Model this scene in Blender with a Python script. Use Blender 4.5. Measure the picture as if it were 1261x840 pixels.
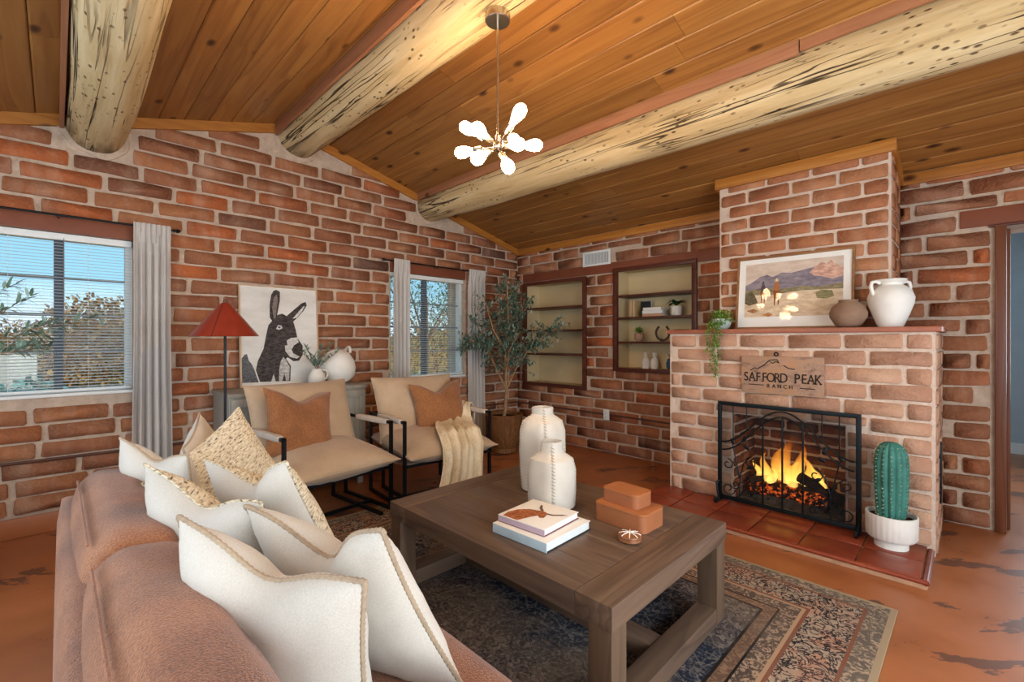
import bpy, bmesh, math, random
from mathutils import Vector, Matrix, Euler, noise as mnoise
random.seed(7)
for o in list(bpy.data.objects): bpy.data.objects.remove(o)
scene = bpy.context.scene
COL = scene.collection
PI = math.pi
R = math.radians
# ------------------------------------------------------------------ camera
CAM = Vector((4.372, -4.474, 1.29))
cam_d = bpy.data.cameras.new('camera'); cam = bpy.data.objects.new('camera', cam_d); COL.objects.link(cam)
cam.location = CAM; cam.rotation_euler = (R(90), 0, R(45))
cam_d.sensor_width = 36; cam_d.lens = 562 / 1261 * 36; cam_d.shift_y = -2 / 1261
cam_d.clip_start = 0.02; cam_d.clip_end = 400
scene.camera = cam
# ------------------------------------------------------------------ view, world, lights
vs = scene.view_settings
vs.view_transform = 'Standard'; vs.look = 'None'; vs.gamma = 1; vs.use_curve_mapping = False
vs.exposure = 0.15
world = bpy.data.worlds.new('world'); scene.world = world; world.use_nodes = True
wn = world.node_tree; wn.nodes.clear()
w_out = wn.nodes.new('ShaderNodeOutputWorld'); w_bg = wn.nodes.new('ShaderNodeBackground')
w_tc = wn.nodes.new('ShaderNodeTexCoord'); w_sep = wn.nodes.new('ShaderNodeSeparateXYZ'); w_rp = wn.nodes.new('ShaderNodeValToRGB')
wn.links.new(w_tc.outputs['Generated'], w_sep.inputs[0]); wn.links.new(w_sep.outputs['Z'], w_rp.inputs[0])
w_rp.color_ramp.elements[0].position = 0.0; w_rp.color_ramp.elements[0].color = (0.72, 0.83, 0.90, 1)
w_rp.color_ramp.elements[1].position = 0.45; w_rp.color_ramp.elements[1].color = (0.17, 0.46, 0.66, 1)
e = w_rp.color_ramp.elements.new(0.10); e.color = (0.27, 0.56, 0.74, 1)
wn.links.new(w_rp.outputs[0], w_bg.inputs[0]); w_bg.inputs[1].default_value = 1.3
wn.links.new(w_bg.outputs[0], w_out.inputs[0])
sun_d = bpy.data.lights.new('sun', 'SUN'); sun = bpy.data.objects.new('sun', sun_d); COL.objects.link(sun)
sun_d.energy = 3.4; sun_d.angle = R(1); sun_d.color = (1, 0.93, 0.82)
sun.rotation_euler = Vector((-0.5, 0.55, -0.75)).to_track_quat('-Z', 'Y').to_euler()
def area(name, loc, direction, sx, sy, power, color):
    d = bpy.data.lights.new(name, 'AREA'); o = bpy.data.objects.new(name, d); COL.objects.link(o)
    d.shape = 'RECTANGLE'; d.size = sx; d.size_y = sy; d.energy = power; d.color = color
    o.location = loc; o.rotation_euler = Vector(direction).to_track_quat('-Z', 'Y').to_euler()
    return o
# fill lights added behind the camera, at the unglazed back and right walls
area('fill_back', (2.9, -5.72, 1.35), (0, 1, 0.0), 4.0, 1.7, 58, (0.78, 0.90, 1.0))
area('fill_right', (6.12, -3.4, 1.3), (-1, 0, 0.0), 3.2, 1.9, 135, (0.86, 0.94, 1.0))
area('fill_hall', (5.6, 2.3, 1.6), (-0.3, -1, 0), 1.4, 1.6, 42, (0.80, 0.92, 1.0))  # added lamp inside the closed hall, brightens the view through the doorway

# ------------------------------------------------------------------ helpers: colours and node materials
def lin(c):
    if isinstance(c, str):
        c = tuple(int(c[i:i+2], 16) / 255 for i in (0, 2, 4))
    return tuple((v / 12.92 if v <= 0.04045 else ((v + 0.055) / 1.055) ** 2.4) for v in c) + (1,)
class NT:
    def __init__(s, name, rough=0.6, spec=0.35, metal=0.0):
        s.m = bpy.data.materials.new(name); s.m.use_nodes = True; s.t = s.m.node_tree
        s.b = s.t.nodes['Principled BSDF']; s.out = s.t.nodes['Material Output']
        s.b.inputs['Roughness'].default_value = rough; s.b.inputs['Metallic'].default_value = metal
        s.b.inputs['Specular IOR Level'].default_value = spec
    def n(s, typ, **k):
        nd = s.t.nodes.new('ShaderNode' + typ)
        for a, v in k.items(): setattr(nd, a, v)
        return nd
    def put(s, sock, v):
        if isinstance(v, bpy.types.NodeSocket): s.t.links.new(v, sock)
        elif isinstance(v, (int, float)):
            if sock.type == 'RGBA': sock.default_value = (v, v, v, 1)
            elif sock.type == 'VECTOR': sock.default_value = (v, v, v)
            else: sock.default_value = v
        elif isinstance(v, str): sock.default_value = lin(v)
        else: sock.default_value = tuple(v)
    def math(s, op, a, b=0.0, c=None, clamp=False):
        nd = s.n('Math', operation=op); nd.use_clamp = clamp
        s.put(nd.inputs[0], a); s.put(nd.inputs[1], b)
        if c is not None: s.put(nd.inputs[2], c)
        return nd.outputs[0]
    def vmath(s, op, a, b):
        nd = s.n('VectorMath', operation=op); s.put(nd.inputs[0], a); s.put(nd.inputs[1], b); return nd.outputs[0]
    def pos(s, scale=(1, 1, 1), rnd=0.0, obj=False):
        if obj: v = s.n('TexCoord').outputs['Object']
        else: v = s.n('NewGeometry').outputs['Position']
        if rnd:
            r = s.math('MULTIPLY', s.n('ObjectInfo').outputs['Random'], rnd)
            v = s.vmath('ADD', v, s.comb(r, r, r))
        return s.vmath('MULTIPLY', v, tuple(scale))
    def comb(s, x, y, z):
        nd = s.n('CombineXYZ'); s.put(nd.inputs[0], x); s.put(nd.inputs[1], y); s.put(nd.inputs[2], z); return nd.outputs[0]
    def sep(s, v):
        nd = s.n('SeparateXYZ'); s.put(nd.inputs[0], v); return nd.outputs
    def noise(s, vec, scale=5.0, detail=4.0, rough=0.55, dist=0.0):
        nd = s.n('TexNoise'); s.put(nd.inputs['Vector'], vec); nd.inputs['Scale'].default_value = scale
        nd.inputs['Detail'].default_value = detail; nd.inputs['Roughness'].default_value = rough; nd.inputs['Distortion'].default_value = dist
        return nd.outputs['Fac']
    def voro(s, vec, scale=5.0, feature='F1', out='Distance', rnd=1.0):
        nd = s.n('TexVoronoi', feature=feature); s.put(nd.inputs['Vector'], vec); nd.inputs['Scale'].default_value = scale
        nd.inputs['Randomness'].default_value = rnd
        return nd.outputs[out]
    def ramp(s, fac, stops, interp='LINEAR'):
        nd = s.n('ValToRGB'); cr = nd.color_ramp; cr.interpolation = interp; s.put(nd.inputs[0], fac)
        while len(cr.elements) < len(stops): cr.elements.new(0.5)
        for el, (p, c) in zip(cr.elements, stops):
            el.position = p; el.color = lin(c) if isinstance(c, str) else ((c, c, c, 1) if isinstance(c, (int, float)) else tuple(c))
        return nd.outputs[0]
    def mix(s, fac, a, b, blend='MIX'):
        nd = s.n('Mix', data_type='RGBA', blend_type=blend); nd.clamp_factor = True
        s.put(nd.inputs[0], fac); s.put(nd.inputs[6], a); s.put(nd.inputs[7], b); return nd.outputs[2]
    def col(s, c): s.put(s.b.inputs['Base Color'], c)
    def bump(s, h, strength=0.3, dist=0.01):
        nd = s.n('Bump'); nd.inputs['Strength'].default_value = strength; nd.inputs['Distance'].default_value = dist
        s.put(nd.inputs['Height'], h); s.t.links.new(nd.outputs[0], s.b.inputs['Normal'])
    def rough(s, v): s.put(s.b.inputs['Roughness'], v)
def plain(name, c, rough=0.6, spec=0.35, metal=0.0, var=0.10, scale=12.0, bump=0.0):
    t = NT(name, rough, spec, metal)
    n = t.noise(t.pos(), scale, 3)
    hi = tuple(min(1, v * (1 + var)) for v in lin(c)[:3]) + (1,); lo = tuple(v * (1 - var) for v in lin(c)[:3]) + (1,)
    t.col(t.ramp(n, [(0.3, lo), (0.7, hi)]))
    if bump: t.bump(t.noise(t.pos(), scale * 8, 3), bump, 0.004)
    return t.m
M = {}
def brick_mat(name, stops, blot, speck):
    t = NT(name, 0.92, 0.15)
    r = t.math('FRACT', t.math('ADD', t.n('ObjectInfo').outputs['Random'], t.n('NewGeometry').outputs['Random Per Island']))
    p = t.pos()
    base = t.ramp(r, stops)
    n1 = t.noise(p, 9, 5, 0.6); n2 = t.noise(p, 55, 3, 0.6); n3 = t.noise(t.pos((1, 1, 0.35)), 7, 3)
    c = t.mix(t.math('MULTIPLY', t.ramp(n1, [(0.45, 0.0), (0.7, 1.0)]), 0.55), base, blot)
    c = t.mix(t.math('MULTIPLY', t.ramp(n2, [(0.52, 0.0), (0.75, 1.0)]), 0.35), c, speck)
    c = t.mix(t.math('MULTIPLY', t.ramp(n3, [(0.5, 0.0), (0.68, 1.0)]), 0.30), c, 'C9A68C')
    t.col(c); t.bump(t.math('ADD', t.math('MULTIPLY', n1, 1.5), n2), 0.55, 0.012)
    return t.m
M['brick'] = brick_mat('adobe_brick', [(0.0, '8A5A44'), (0.25, 'A26C4C'), (0.45, '945F46'), (0.7, 'AA724E'), (0.86, 'A66442'), (0.94, 'B8663C'), (1.0, '6A5044')], '865540', 'B98E70')
M['brick_pale'] = brick_mat('pale_adobe_brick', [(0.0, 'AC8068'), (0.3, 'BE947A'), (0.6, 'B68A70'), (0.85, 'C69E82'), (1.0, 'A67C66')], 'A0745E', 'D2B098')
M['brick_chim'] = brick_mat('chimney_brick', [(0.0, '9C6448'), (0.4, 'B07652'), (0.7, 'A66A4A'), (1.0, 'B8825C')], '84523C', 'C09270')
def mortar_mat(name, a, b, c2):
    t = NT(name, 0.95, 0.1); p = t.pos()
    n = t.noise(p, 14, 6, 0.65); n2 = t.noise(p, 1.7, 3)
    c = t.ramp(n, [(0.3, a), (0.65, b)])
    c = t.mix(t.ramp(n2, [(0.45, 0.0), (0.65, 0.75)]), c, c2)
    t.col(c); t.bump(n, 0.8, 0.02); return t.m
M['mortar'] = mortar_mat('mud_mortar', 'AC9580', 'CDB8A4', 'B8A494')
M['mortar_pale'] = mortar_mat('pale_mortar', 'C4AC9A', 'DCC8B6', 'C8B4A4')
M['firebrick'] = brick_mat('fire_brick', [(0.0, '7A4630'), (0.5, '965A3A'), (1.0, '6A3E2C')], '3A2820', '8A5A40')
def wood_mat(name, stops, rough=0.45, axis=0, scale=1.0, rnd=8.0, knots=None, spec=0.35, var=0.35, bump=0.15, obj=False):
    t = NT(name, rough, spec)
    sc = [9.0, 9.0, 9.0]; sc[axis] = 0.55
    p = t.pos([v * scale for v in sc], rnd, obj)
    n = t.noise(p, 1.6, 6, 0.62, 0.6)
    rings = t.math('FRACT', t.math('MULTIPLY', t.noise(p, 0.55, 2, 0.5, 0.3), 9.0))
    rings = t.ramp(rings, [(0.0, 0.35), (0.35, 0.6), (0.9, 0.75), (1.0, 0.35)])
    f = t.math('ADD', t.math('MULTIPLY', n, 0.62), t.math('MULTIPLY', rings, 0.38))
    c = t.ramp(f, stops)
    if var:
        r = t.n('ObjectInfo').outputs['Random']
        c = t.mix(1.0, c, t.ramp(r, [(0, (1 - var, 1 - var, 1 - var, 1)), (1, (1, 1, 1, 1))]), 'MULTIPLY')
    if knots:
        k = [3.2, 6.0, 6.0]; 
        if axis != 0: k = [6.0, 3.2, 6.0] if axis == 1 else [6.0, 6.0, 3.2]
        d = t.voro(t.pos(k, rnd, obj), 0.95)
        c = t.mix(t.ramp(d, [(0.05, 1.0), (0.10, 0.75), (0.17, 0.0)]), c, knots)
    t.col(c)
    if bump: t.bump(f, bump, 0.004)
    return t.m
M['plank'] = wood_mat('pine_ceiling_plank', [(0.25, '764822'), (0.5, 'A06A34'), (0.78, 'BC8846')], 0.42, 0, 1.0, 9.0, '3A1C0C', 0.4, 0.28)
M['trim'] = wood_mat('honey_pine_trim', [(0.25, '8A5220'), (0.5, 'AE6E2C'), (0.78, 'C4873E')], 0.45, 0, 1.2, 5.0, '4A2410', 0.35, 0.1)
M['trim_y'] = wood_mat('honey_pine_trim_side', [(0.25, '8A5220'), (0.5, 'AE6E2C'), (0.78, 'C4873E')], 0.45, 1, 1.2, 5.0, '4A2410', 0.35, 0.1)
M['strip'] = wood_mat('rose_pine_strip', [(0.25, '8E5A40'), (0.5, 'A8714F'), (0.78, 'BA8862')], 0.55, 0, 1.0, 5.0, '4A2410', 0.3, 0.1)
M['lintel'] = plain('red_brown_paint', '7E4630', 0.55, 0.3, 0, 0.12, 5, 0.1)
M['niche_wood'] = wood_mat('dark_mahogany', [(0.25, '3E1C14'), (0.5, '5A2C20'), (0.78, '6E3A2A')], 0.4, 0, 1.0, 4.0, None, 0.4, 0.15)
M['door_wood'] = wood_mat('dark_door_wood', [(0.25, '3E2014'), (0.5, '6A3A22'), (0.78, '8A5436')], 0.4, 2, 1.0, 4.0, None, 0.4, 0.1)
M['table'] = wood_mat('weathered_oak', [(0.25, '332720'), (0.42, '57453A'), (0.6, '6C5646'), (0.8, '86705A')], 0.42, 0, 1.1, 3.0, None, 0.4, 0.12, 0.25)
M['table_y'] = wood_mat('weathered_oak_side', [(0.25, '332720'), (0.42, '57453A'), (0.6, '6C5646'), (0.8, '86705A')], 0.42, 1, 1.1, 3.0, None, 0.4, 0.12, 0.25)
M['table_z'] = wood_mat('weathered_oak_leg', [(0.2, '3E3026'), (0.45, '5C4838'), (0.62, '6C5644'), (0.85, '7C6652')], 0.45, 2, 1.1, 3.0, None, 0.4, 0.12, 0.25)
M['console'] = wood_mat('grey_washed_wood', [(0.25, '7E7A72'), (0.5, '98948A'), (0.78, 'ACA79C')], 0.6, 2, 0.8, 3.0, None, 0.3, 0.1)
M['twig'] = plain('tan_bark', '9A7A5A', 0.8, 0.2, 0, 0.25, 30)
M['firelog'] = plain('charred_log', '3A2A20', 0.9, 0.1, 0, 0.5, 14, 0.6)
def log_mat():
    t = NT('peeled_viga_log', 0.75, 0.2)
    p = t.pos((0.5, 6, 6), 3.0)
    n = t.noise(p, 2.2, 7, 0.65, 0.3)
    c = t.ramp(n, [(0.25, '9C8058'), (0.45, 'C6AC7E'), (0.7, 'DCC89E')])
    cr = t.noise(t.pos((0.22, 5.5, 5.5), 3.0), 2.6, 3, 0.5, 0.35)
    crack = t.math('ABSOLUTE', t.math('SUBTRACT', cr, 0.5))
    cm = t.ramp(crack, [(0.0, 1.0), (0.008, 0.9), (0.02, 0.0)])
    gate = t.ramp(t.noise(t.pos((0.5, 2, 2), 3.0), 1.5, 2), [(0.40, 0.0), (0.50, 1.0)])
    cm = t.math('MULTIPLY', cm, gate)
    c = t.mix(cm, c, '3A2A1C')
    d = t.voro(t.pos((14, 30, 30), 3.0), 1.0)
    g2 = t.ramp(t.noise(t.pos((1, 1, 1), 3.0), 3.2, 3), [(0.42, 0.0), (0.54, 1.0)])
    sp = t.math('MULTIPLY', t.ramp(d, [(0.12, 1.0), (0.24, 0.0)]), g2)
    c = t.mix(t.math('MULTIPLY', sp, 0.85), c, '4A3420')
    x = t.sep(t.n('NewGeometry').outputs['Position'])[0]
    st = t.math('MULTIPLY', t.ramp(x, [(0.0, 1.0), (0.45, 0.0)]), t.ramp(t.noise(t.pos((1.2, 7, 7), 3.0), 1.6, 4), [(0.42, 0.0), (0.58, 1.0)]))
    c = t.mix(t.math('MULTIPLY', st, 0.85), c, '4E3A30')
    t.col(c)
    h = t.math('SUBTRACT', t.math('MULTIPLY', n, 0.5), t.math('ADD', t.math('MULTIPLY', cm, 1.2), t.math('MULTIPLY', sp, 0.6)))
    t.bump(h, 0.8, 0.015); return t.m
M['log'] = log_mat()
def floor_mat():
    t = NT('stained_concrete', 0.3, 0.5)
    p = t.pos(); n = t.noise(p, 2.2, 5, 0.6); n2 = t.noise(p, 30, 3)
    c = t.ramp(n, [(0.3, '95552E'), (0.55, 'A8653A'), (0.75, 'AC6840')])
    c = t.mix(t.math('MULTIPLY', n2, 0.15), c, '8A4A26')
    q = t.vmath('MULTIPLY', t.n('NewGeometry').outputs['Position'], (1.0, 1.0, 1.0))
    x, y, z = t.sep(q)
    u = t.math('MULTIPLY', t.math('ADD', x, y), 0.62); v = t.math('MULTIPLY', t.math('SUBTRACT', y, x), 1.55)
    s = t.noise(t.comb(u, v, 0.0), 2.3, 7, 0.62, 0.25)
    sm = t.ramp(s, [(0.585, 0.0), (0.598, 1.0)])
    c = t.mix(t.math('MULTIPLY', sm, 0.85), c, '5A3A2C')
    t.col(c); t.rough(t.ramp(n, [(0.3, 0.26), (0.7, 0.4)]))
    t.bump(t.math('ADD', t.math('MULTIPLY', n2, 0.2), t.math('MULTIPLY', sm, -0.5)), 0.12, 0.004)
    return t.m
M['floor'] = floor_mat()
def tile_mat():
    t = NT('terracotta_tile', 0.33, 0.45); p = t.pos((1, 1, 1), 6.0)
    n = t.noise(p, 5, 5, 0.6); r = t.n('ObjectInfo').outputs['Random']
    c = t.ramp(n, [(0.3, '7C3420'), (0.6, '93432A'), (0.8, 'A65638')])
    c = t.mix(1.0, c, t.ramp(r, [(0, (0.8, 0.8, 0.8, 1)), (1, (1.05, 1.0, 1.0, 1))]), 'MULTIPLY')
    t.col(c); t.bump(t.noise(p, 14, 3), 0.12, 0.006); return t.m
M['tile'] = tile_mat()
def fabric(name, stops, scale=220.0, bump=0.25, rough=0.9, big=3.0, sheen=0.2, dist=0.003, stretch=(1, 1, 1)):
    t = NT(name, rough, 0.15); p = t.pos(stretch)
    n = t.noise(p, big, 4, 0.55); w = t.noise(p, scale, 2, 0.6)
    t.col(t.ramp(t.math('ADD', t.math('MULTIPLY', n, 0.5), t.math('MULTIPLY', w, 0.5)), stops))
    t.b.inputs['Sheen Weight'].default_value = sheen
    t.bump(w, bump, dist); return t.m
def translucent(m, f=0.35):
    t = m.node_tree; b = t.nodes['Principled BSDF']; o = t.nodes['Material Output']
    tl = t.nodes.new('ShaderNodeBsdfTranslucent'); tl.inputs[0].default_value = lin('E6E4E2'); mx = t.nodes.new('ShaderNodeMixShader'); mx.inputs[0].default_value = f
    t.links.new(b.outputs[0], mx.inputs[1]); t.links.new(tl.outputs[0], mx.inputs[2]); t.links.new(mx.outputs[0], o.inputs[0]); return m
M['sofa'] = fabric('rust_boucle', [(0.34, '5C3622'), (0.5, '925C3C'), (0.66, 'B47C56')], 240, 0.8, 0.95, 4.0, 0.35, 0.006)
M['linen'] = fabric('beige_linen', [(0.3, 'A48A6E'), (0.5, 'B69C80'), (0.7, 'C4AE92')], 300, 0.15, 0.85, 4)
M['white_cloth'] = fabric('ivory_cotton', [(0.3, 'BAB3A8'), (0.5, 'C9C2B7'), (0.7, 'D4CEC5')], 300, 0.12, 0.85, 4)
M['stitch'] = fabric('tan_whipstitch', [(0.3, '94806A'), (0.5, 'AA957C'), (0.7, 'BCA78C')], 150, 0.4, 0.9, 8)
M['suede'] = fabric('brown_suede', [(0.3, '72482A'), (0.5, '8E5C38'), (0.7, 'A67248')], 90, 0.15, 0.85, 5, 0.4)
M['curtain'] = translucent(fabric('sheer_curtain', [(0.3, 'D6CEC6'), (0.5, 'E2DCD6'), (0.7, 'ECE8E4')], 260, 0.1, 0.9, 3))
def woven():
    t = NT('woven_wool', 0.95, 0.1)
    p = t.pos((1, 1, 1), 0, True)
    n = t.noise(t.vmath('MULTIPLY', p, (55, 210, 55)), 1.0, 3, 0.6); n2 = t.noise(p, 8, 2)
    c = t.ramp(n, [(0.33, '4A4038'), (0.41, 'BEAC90'), (0.55, 'DCCFB4'), (0.75, 'ECE2CE')])
    t.col(c); t.bump(n, 0.9, 0.008); return t.m
M['woven'] = woven()
def knit():
    t = NT('cream_knit', 0.95, 0.1); p = t.pos()
    n = t.noise(p, 120, 3, 0.6); w = t.noise(t.pos((1, 1, 1)), 9, 3)
    t.col(t.ramp(t.math('ADD', t.math('MULTIPLY', n, 0.5), t.math('MULTIPLY', w, 0.5)), [(0.35, 'C6B08C'), (0.5, 'DCCBAB'), (0.68, 'EBDFC8')]))
    t.bump(n, 0.8, 0.006); return t.m
M['knit'] = knit()
M['black'] = plain('black_metal', '14181C', 0.4, 0.5, 0.6, 0.15)
M['iron'] = plain('wrought_iron', '1A2226', 0.45, 0.5, 0.7, 0.2)
M['pad'] = plain('pale_leather_arm_pad', 'C2B6A8', 0.6, 0.3, 0, 0.08)
M['white_paint'] = plain('white_paint', 'E4E6E4', 0.5, 0.3, 0, 0.03)
M['slat'] = plain('blind_slat', 'DADFE2', 0.5, 0.3, 0, 0.03)
M['cream'] = plain('cream_paint', 'D2BC92', 0.7, 0.2, 0, 0.06, 3)
M['pot_white'] = plain('white_ceramic', 'E2DED6', 0.55, 0.4, 0, 0.05, 9, 0.1)
M['vase_leather'] = plain('white_leather', 'CFC7BA', 0.65, 0.3, 0, 0.08, 7, 0.2)
M['clay_brown'] = plain('brown_clay', '8A6E5A', 0.85, 0.2, 0, 0.15, 10, 0.3)
M['rosewood_box'] = plain('tan_leather', 'A0623E', 0.5, 0.35, 0, 0.12, 6, 0.2)
M['red_shade'] = plain('red_lacquer', '923626', 0.28, 0.5, 0.1, 0.1)
M['basket'] = wood_mat('dark_wicker', [(0.3, '3E2716'), (0.5, '6A4526'), (0.75, '8E6236')], 0.6, 2, 4.0, 0, None, 0.3, 0, 0.5)
M['soil'] = plain('dark_soil', '32241A', 0.95, 0.1, 0, 0.4, 40, 0.5)
M['chrome'] = plain('brushed_nickel', 'C4BCB0', 0.25, 0.5, 1.0, 0.06)
def leaf_mat(name, a, b, c):
    t = NT(name, 0.5, 0.35)
    r = t.n('NewGeometry').outputs['Random Per Island']
    t.col(t.ramp(r, [(0, a), (0.5, b), (1, c)])); return t.m
M['olive'] = leaf_mat('olive_leaf', '4E6A58', '7A9484', '9DB0A2')
M['olive_dark'] = leaf_mat('dark_olive_leaf', '2E4A3A', '5A7A66', '94AA9C')
M['green'] = leaf_mat('fresh_leaf', '3E6A1E', '5E8E2C', '8AB04A')
M['dark_green'] = leaf_mat('deep_green_leaf', '16301C', '264A28', '3E6436')
M['outdoor_leaf'] = leaf_mat('garden_leaf', '2E4A38', '5E7A5E', '8A9E7E')
M['brush'] = leaf_mat('dry_brush', '6E4E22', '957036', 'AE8848')
M['agave'] = leaf_mat('blue_green_leaf', '2A5048', '4A7A70', '6A9A90')
M['cactus'] = plain('cactus_skin', '3A7468', 0.6, 0.3, 0, 0.25, 12)
M['spine'] = plain('pale_spine', 'D6D2B4', 0.7, 0.2)
M['copper'] = plain('rusty_iron', '6A4636', 0.7, 0.3, 0.3, 0.3, 20)
M['horseshoe'] = plain('worn_iron', '55463C', 0.7, 0.3, 0.4, 0.3, 25)
M['paper'] = plain('white_paper', 'E9E6E0', 0.7, 0.2, 0, 0.02)
M['page'] = plain('page_edges', 'D9DCDA', 0.8, 0.1, 0, 0.05)
M['ink'] = plain('black_cover', '23282C', 0.5, 0.3)
M['pale_frame'] = wood_mat('pale_maple', [(0.3, 'B09070'), (0.7, 'CDB090')], 0.5, 2, 1, 0, None, 0.3, 0)
M['brown_frame'] = wood_mat('walnut_frame', [(0.3, '7A5232'), (0.7, '9C7048')], 0.5, 0, 1, 0, None, 0.3, 0)
M['hall'] = plain('hall_wall_paint', 'A9B6BE', 0.8, 0.2, 0, 0.03)
M['ground'] = plain('dry_desert_ground', '987238', 0.95, 0.1, 0, 0.25, 0.6)
M['far_hill'] = plain('hazy_hill', '7A6440', 0.95, 0.1, 0, 0.2, 0.2)
M['pipe'] = plain('painted_conduit', '5A3A30', 0.5, 0.3)
M['ash'] = plain('grey_ash', '5E564C', 0.95, 0.05, 0, 0.35, 30, 0.6)
M['hot'] = plain('dark_iron_grate', '1A1614', 0.7, 0.3, 0.5)
def glass():
    t = NT('window_glass', 0.02, 0.5)
    tr = t.n('BsdfTransparent'); gl = t.n('BsdfGlossy'); gl.inputs['Roughness'].default_value = 0.02
    mx = t.n('MixShader'); mx.inputs[0].default_value = 0.008
    t.t.links.new(tr.outputs[0], mx.inputs[1]); t.t.links.new(gl.outputs[0], mx.inputs[2]); t.t.links.new(mx.outputs[0], t.out.inputs[0]); return t.m
M['glass'] = glass()
def screen_mesh():
    t = NT('spark_mesh', 0.6, 0.3)
    tr = t.n('BsdfTransparent'); t.col('1A1A1A')
    mx = t.n('MixShader'); mx.inputs[0].default_value = 0.2
    t.t.links.new(tr.outputs[0], mx.inputs[1]); t.t.links.new(t.b.outputs[0], mx.inputs[2]); t.t.links.new(mx.outputs[0], t.out.inputs[0]); return t.m
M['mesh'] = screen_mesh()
def emit(name, c, s):
    t = NT(name); em = t.n('Emission'); em.inputs[0].default_value = lin(c); em.inputs[1].default_value = s
    t.t.links.new(em.outputs[0], t.out.inputs[0]); return t.m
M['bulb'] = emit('glowing_bulb', 'FFD6A2', 90.0)
def flame_mat():
    t = NT('flame'); em = t.n('Emission'); z = t.sep(t.n('NewGeometry').outputs['Position'])[2]
    f = t.math('MULTIPLY', t.math('SUBTRACT', z, 0.16), 2.6)
    n = t.noise(t.pos((9, 9, 3)), 1.5, 3)
    f2 = t.math('ADD', f, t.math('MULTIPLY', t.math('SUBTRACT', n, 0.5), 0.5))
    em_c = t.ramp(f2, [(0.0, 'FFD070'), (0.35, 'FFB84A'), (0.75, 'F0801E'), (1.0, 'B84A10')])
    t.t.links.new(em_c, em.inputs[0])
    t.put(em.inputs[1], t.ramp(f2, [(0.0, (3.2, 3.2, 3.2, 1)), (0.5, (2.2, 2.2, 2.2, 1)), (1.0, (1.0, 1.0, 1.0, 1))]))
    tr = t.n('BsdfTransparent'); mx = t.n('MixShader')
    lw = t.n('LayerWeight'); lw.inputs[0].default_value = 0.35
    a = t.math('MULTIPLY', t.ramp(lw.outputs['Facing'], [(0.0, 0.7), (0.75, 0.0)]), t.ramp(f2, [(0.15, 1.0), (1.0, 0.12)]))
    t.put(mx.inputs[0], a)
    t.t.links.new(tr.outputs[0], mx.inputs[1]); t.t.links.new(em.outputs[0], mx.inputs[2]); t.t.links.new(mx.outputs[0], t.out.inputs[0]); return t.m
M['flame'] = flame_mat()
def ember_mat():
    t = NT('glowing_embers', 0.9, 0.1); n = t.noise(t.pos(), 38, 3, 0.6)
    t.col('3A2018'); t.put(t.b.inputs['Emission Color'], 'FF6A20')
    t.put(t.b.inputs['Emission Strength'], t.ramp(n, [(0.5, 0.0), (0.68, (1.2, 1.2, 1.2, 1))])); t.bump(n, 0.8, 0.02); return t.m
M['ember'] = ember_mat()
def rug_mat(w, h):
    t = NT('distressed_persian_rug', 0.97, 0.08)
    p = t.n('TexCoord').outputs['Object']; x, y, z = t.sep(p)
    dx = t.math('SUBTRACT', w / 2, t.math('ABSOLUTE', x)); dy = t.math('SUBTRACT', h / 2, t.math('ABSOLUTE', y))
    d = t.math('MINIMUM', dx, dy)
    wob = t.noise(p, 2.2, 4, 0.6)
    big = t.voro(p, 7.0, 'DISTANCE_TO_EDGE'); cell = t.voro(p, 7.0, 'F1'); fine = t.noise(p, 24, 5, 0.72, 2.2); fine2 = t.voro(p, 34, 'F1'); ed2 = t.voro(p, 17, 'DISTANCE_TO_EDGE')
    # field: navy ground, scrolling lines, worn tan areas
    f = t.ramp(fine, [(0.36, '191C26'), (0.5, '2C313E'), (0.58, '5E5A58'), (0.70, '8A7E70')])
    f = t.mix(t.math('MULTIPLY', t.ramp(big, [(0.01, 1.0), (0.03, 0.0)]), 0.22), f, '9A9086')
    f = t.mix(t.math('MULTIPLY', t.ramp(cell, [(0.05, 1.0), (0.085, 0.0)]), 0.6), f, '7E5E48')
    worn = t.ramp(t.noise(p, 1.1, 3, 0.5), [(0.46, 0.0), (0.60, 1.0)])
    f = t.mix(t.math('MULTIPLY', worn, 0.45), f, t.ramp(fine, [(0.38, '4A3A2C'), (0.55, '927860'), (0.7, 'A8957E')]))
    # borders
    pat = t.ramp(fine, [(0.42, 0.0), (0.5, 1.0)])
    light = t.mix(pat, 'A88C72', '54463E')
    scr = t.noise(p, 13, 3, 0.6, 3.0)
    mid = t.mix(t.ramp(t.math('ABSOLUTE', t.math('SUBTRACT', scr, 0.5)), [(0.035, 1.0), (0.06, 0.0)]), t.mix(t.ramp(t.noise(p, 9, 2), [(0.45, 0.0), (0.6, 1.0)]), 'A08C78', 'A67E68'), '2A2428')
    mid = t.mix(t.ramp(fine2, [(0.12, 1.0), (0.2, 0.0)]), mid, 'B29A80')
    stripe1 = '7A4E3C'; dark = '26211F'
    c = f
    def below(v, col, c): return t.mix(t.math('LESS_THAN', d, v), c, col)
    c = below(0.46, dark, c); c = below(0.447, t.mix(pat, '8E6E56', '6A5040'), c); c = below(0.40, dark, c); c = below(0.39, light, c)
    c = below(0.32, 'A8876A', c); c = below(0.305, stripe1, c); c = below(0.29, mid, c)
    c = below(0.115, stripe1, c); c = below(0.10, t.mix(pat, 'A89078', '62584E'), c); c = below(0.025, 'A08A6E', c)
    c = t.mix(t.math('MULTIPLY', t.ramp(wob, [(0.45, 0.0), (0.7, 1.0)]), 0.3), c, '8C7A68')
    t.col(c); t.bump(t.noise(p, 240, 2), 0.5, 0.004); return t.m

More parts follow.
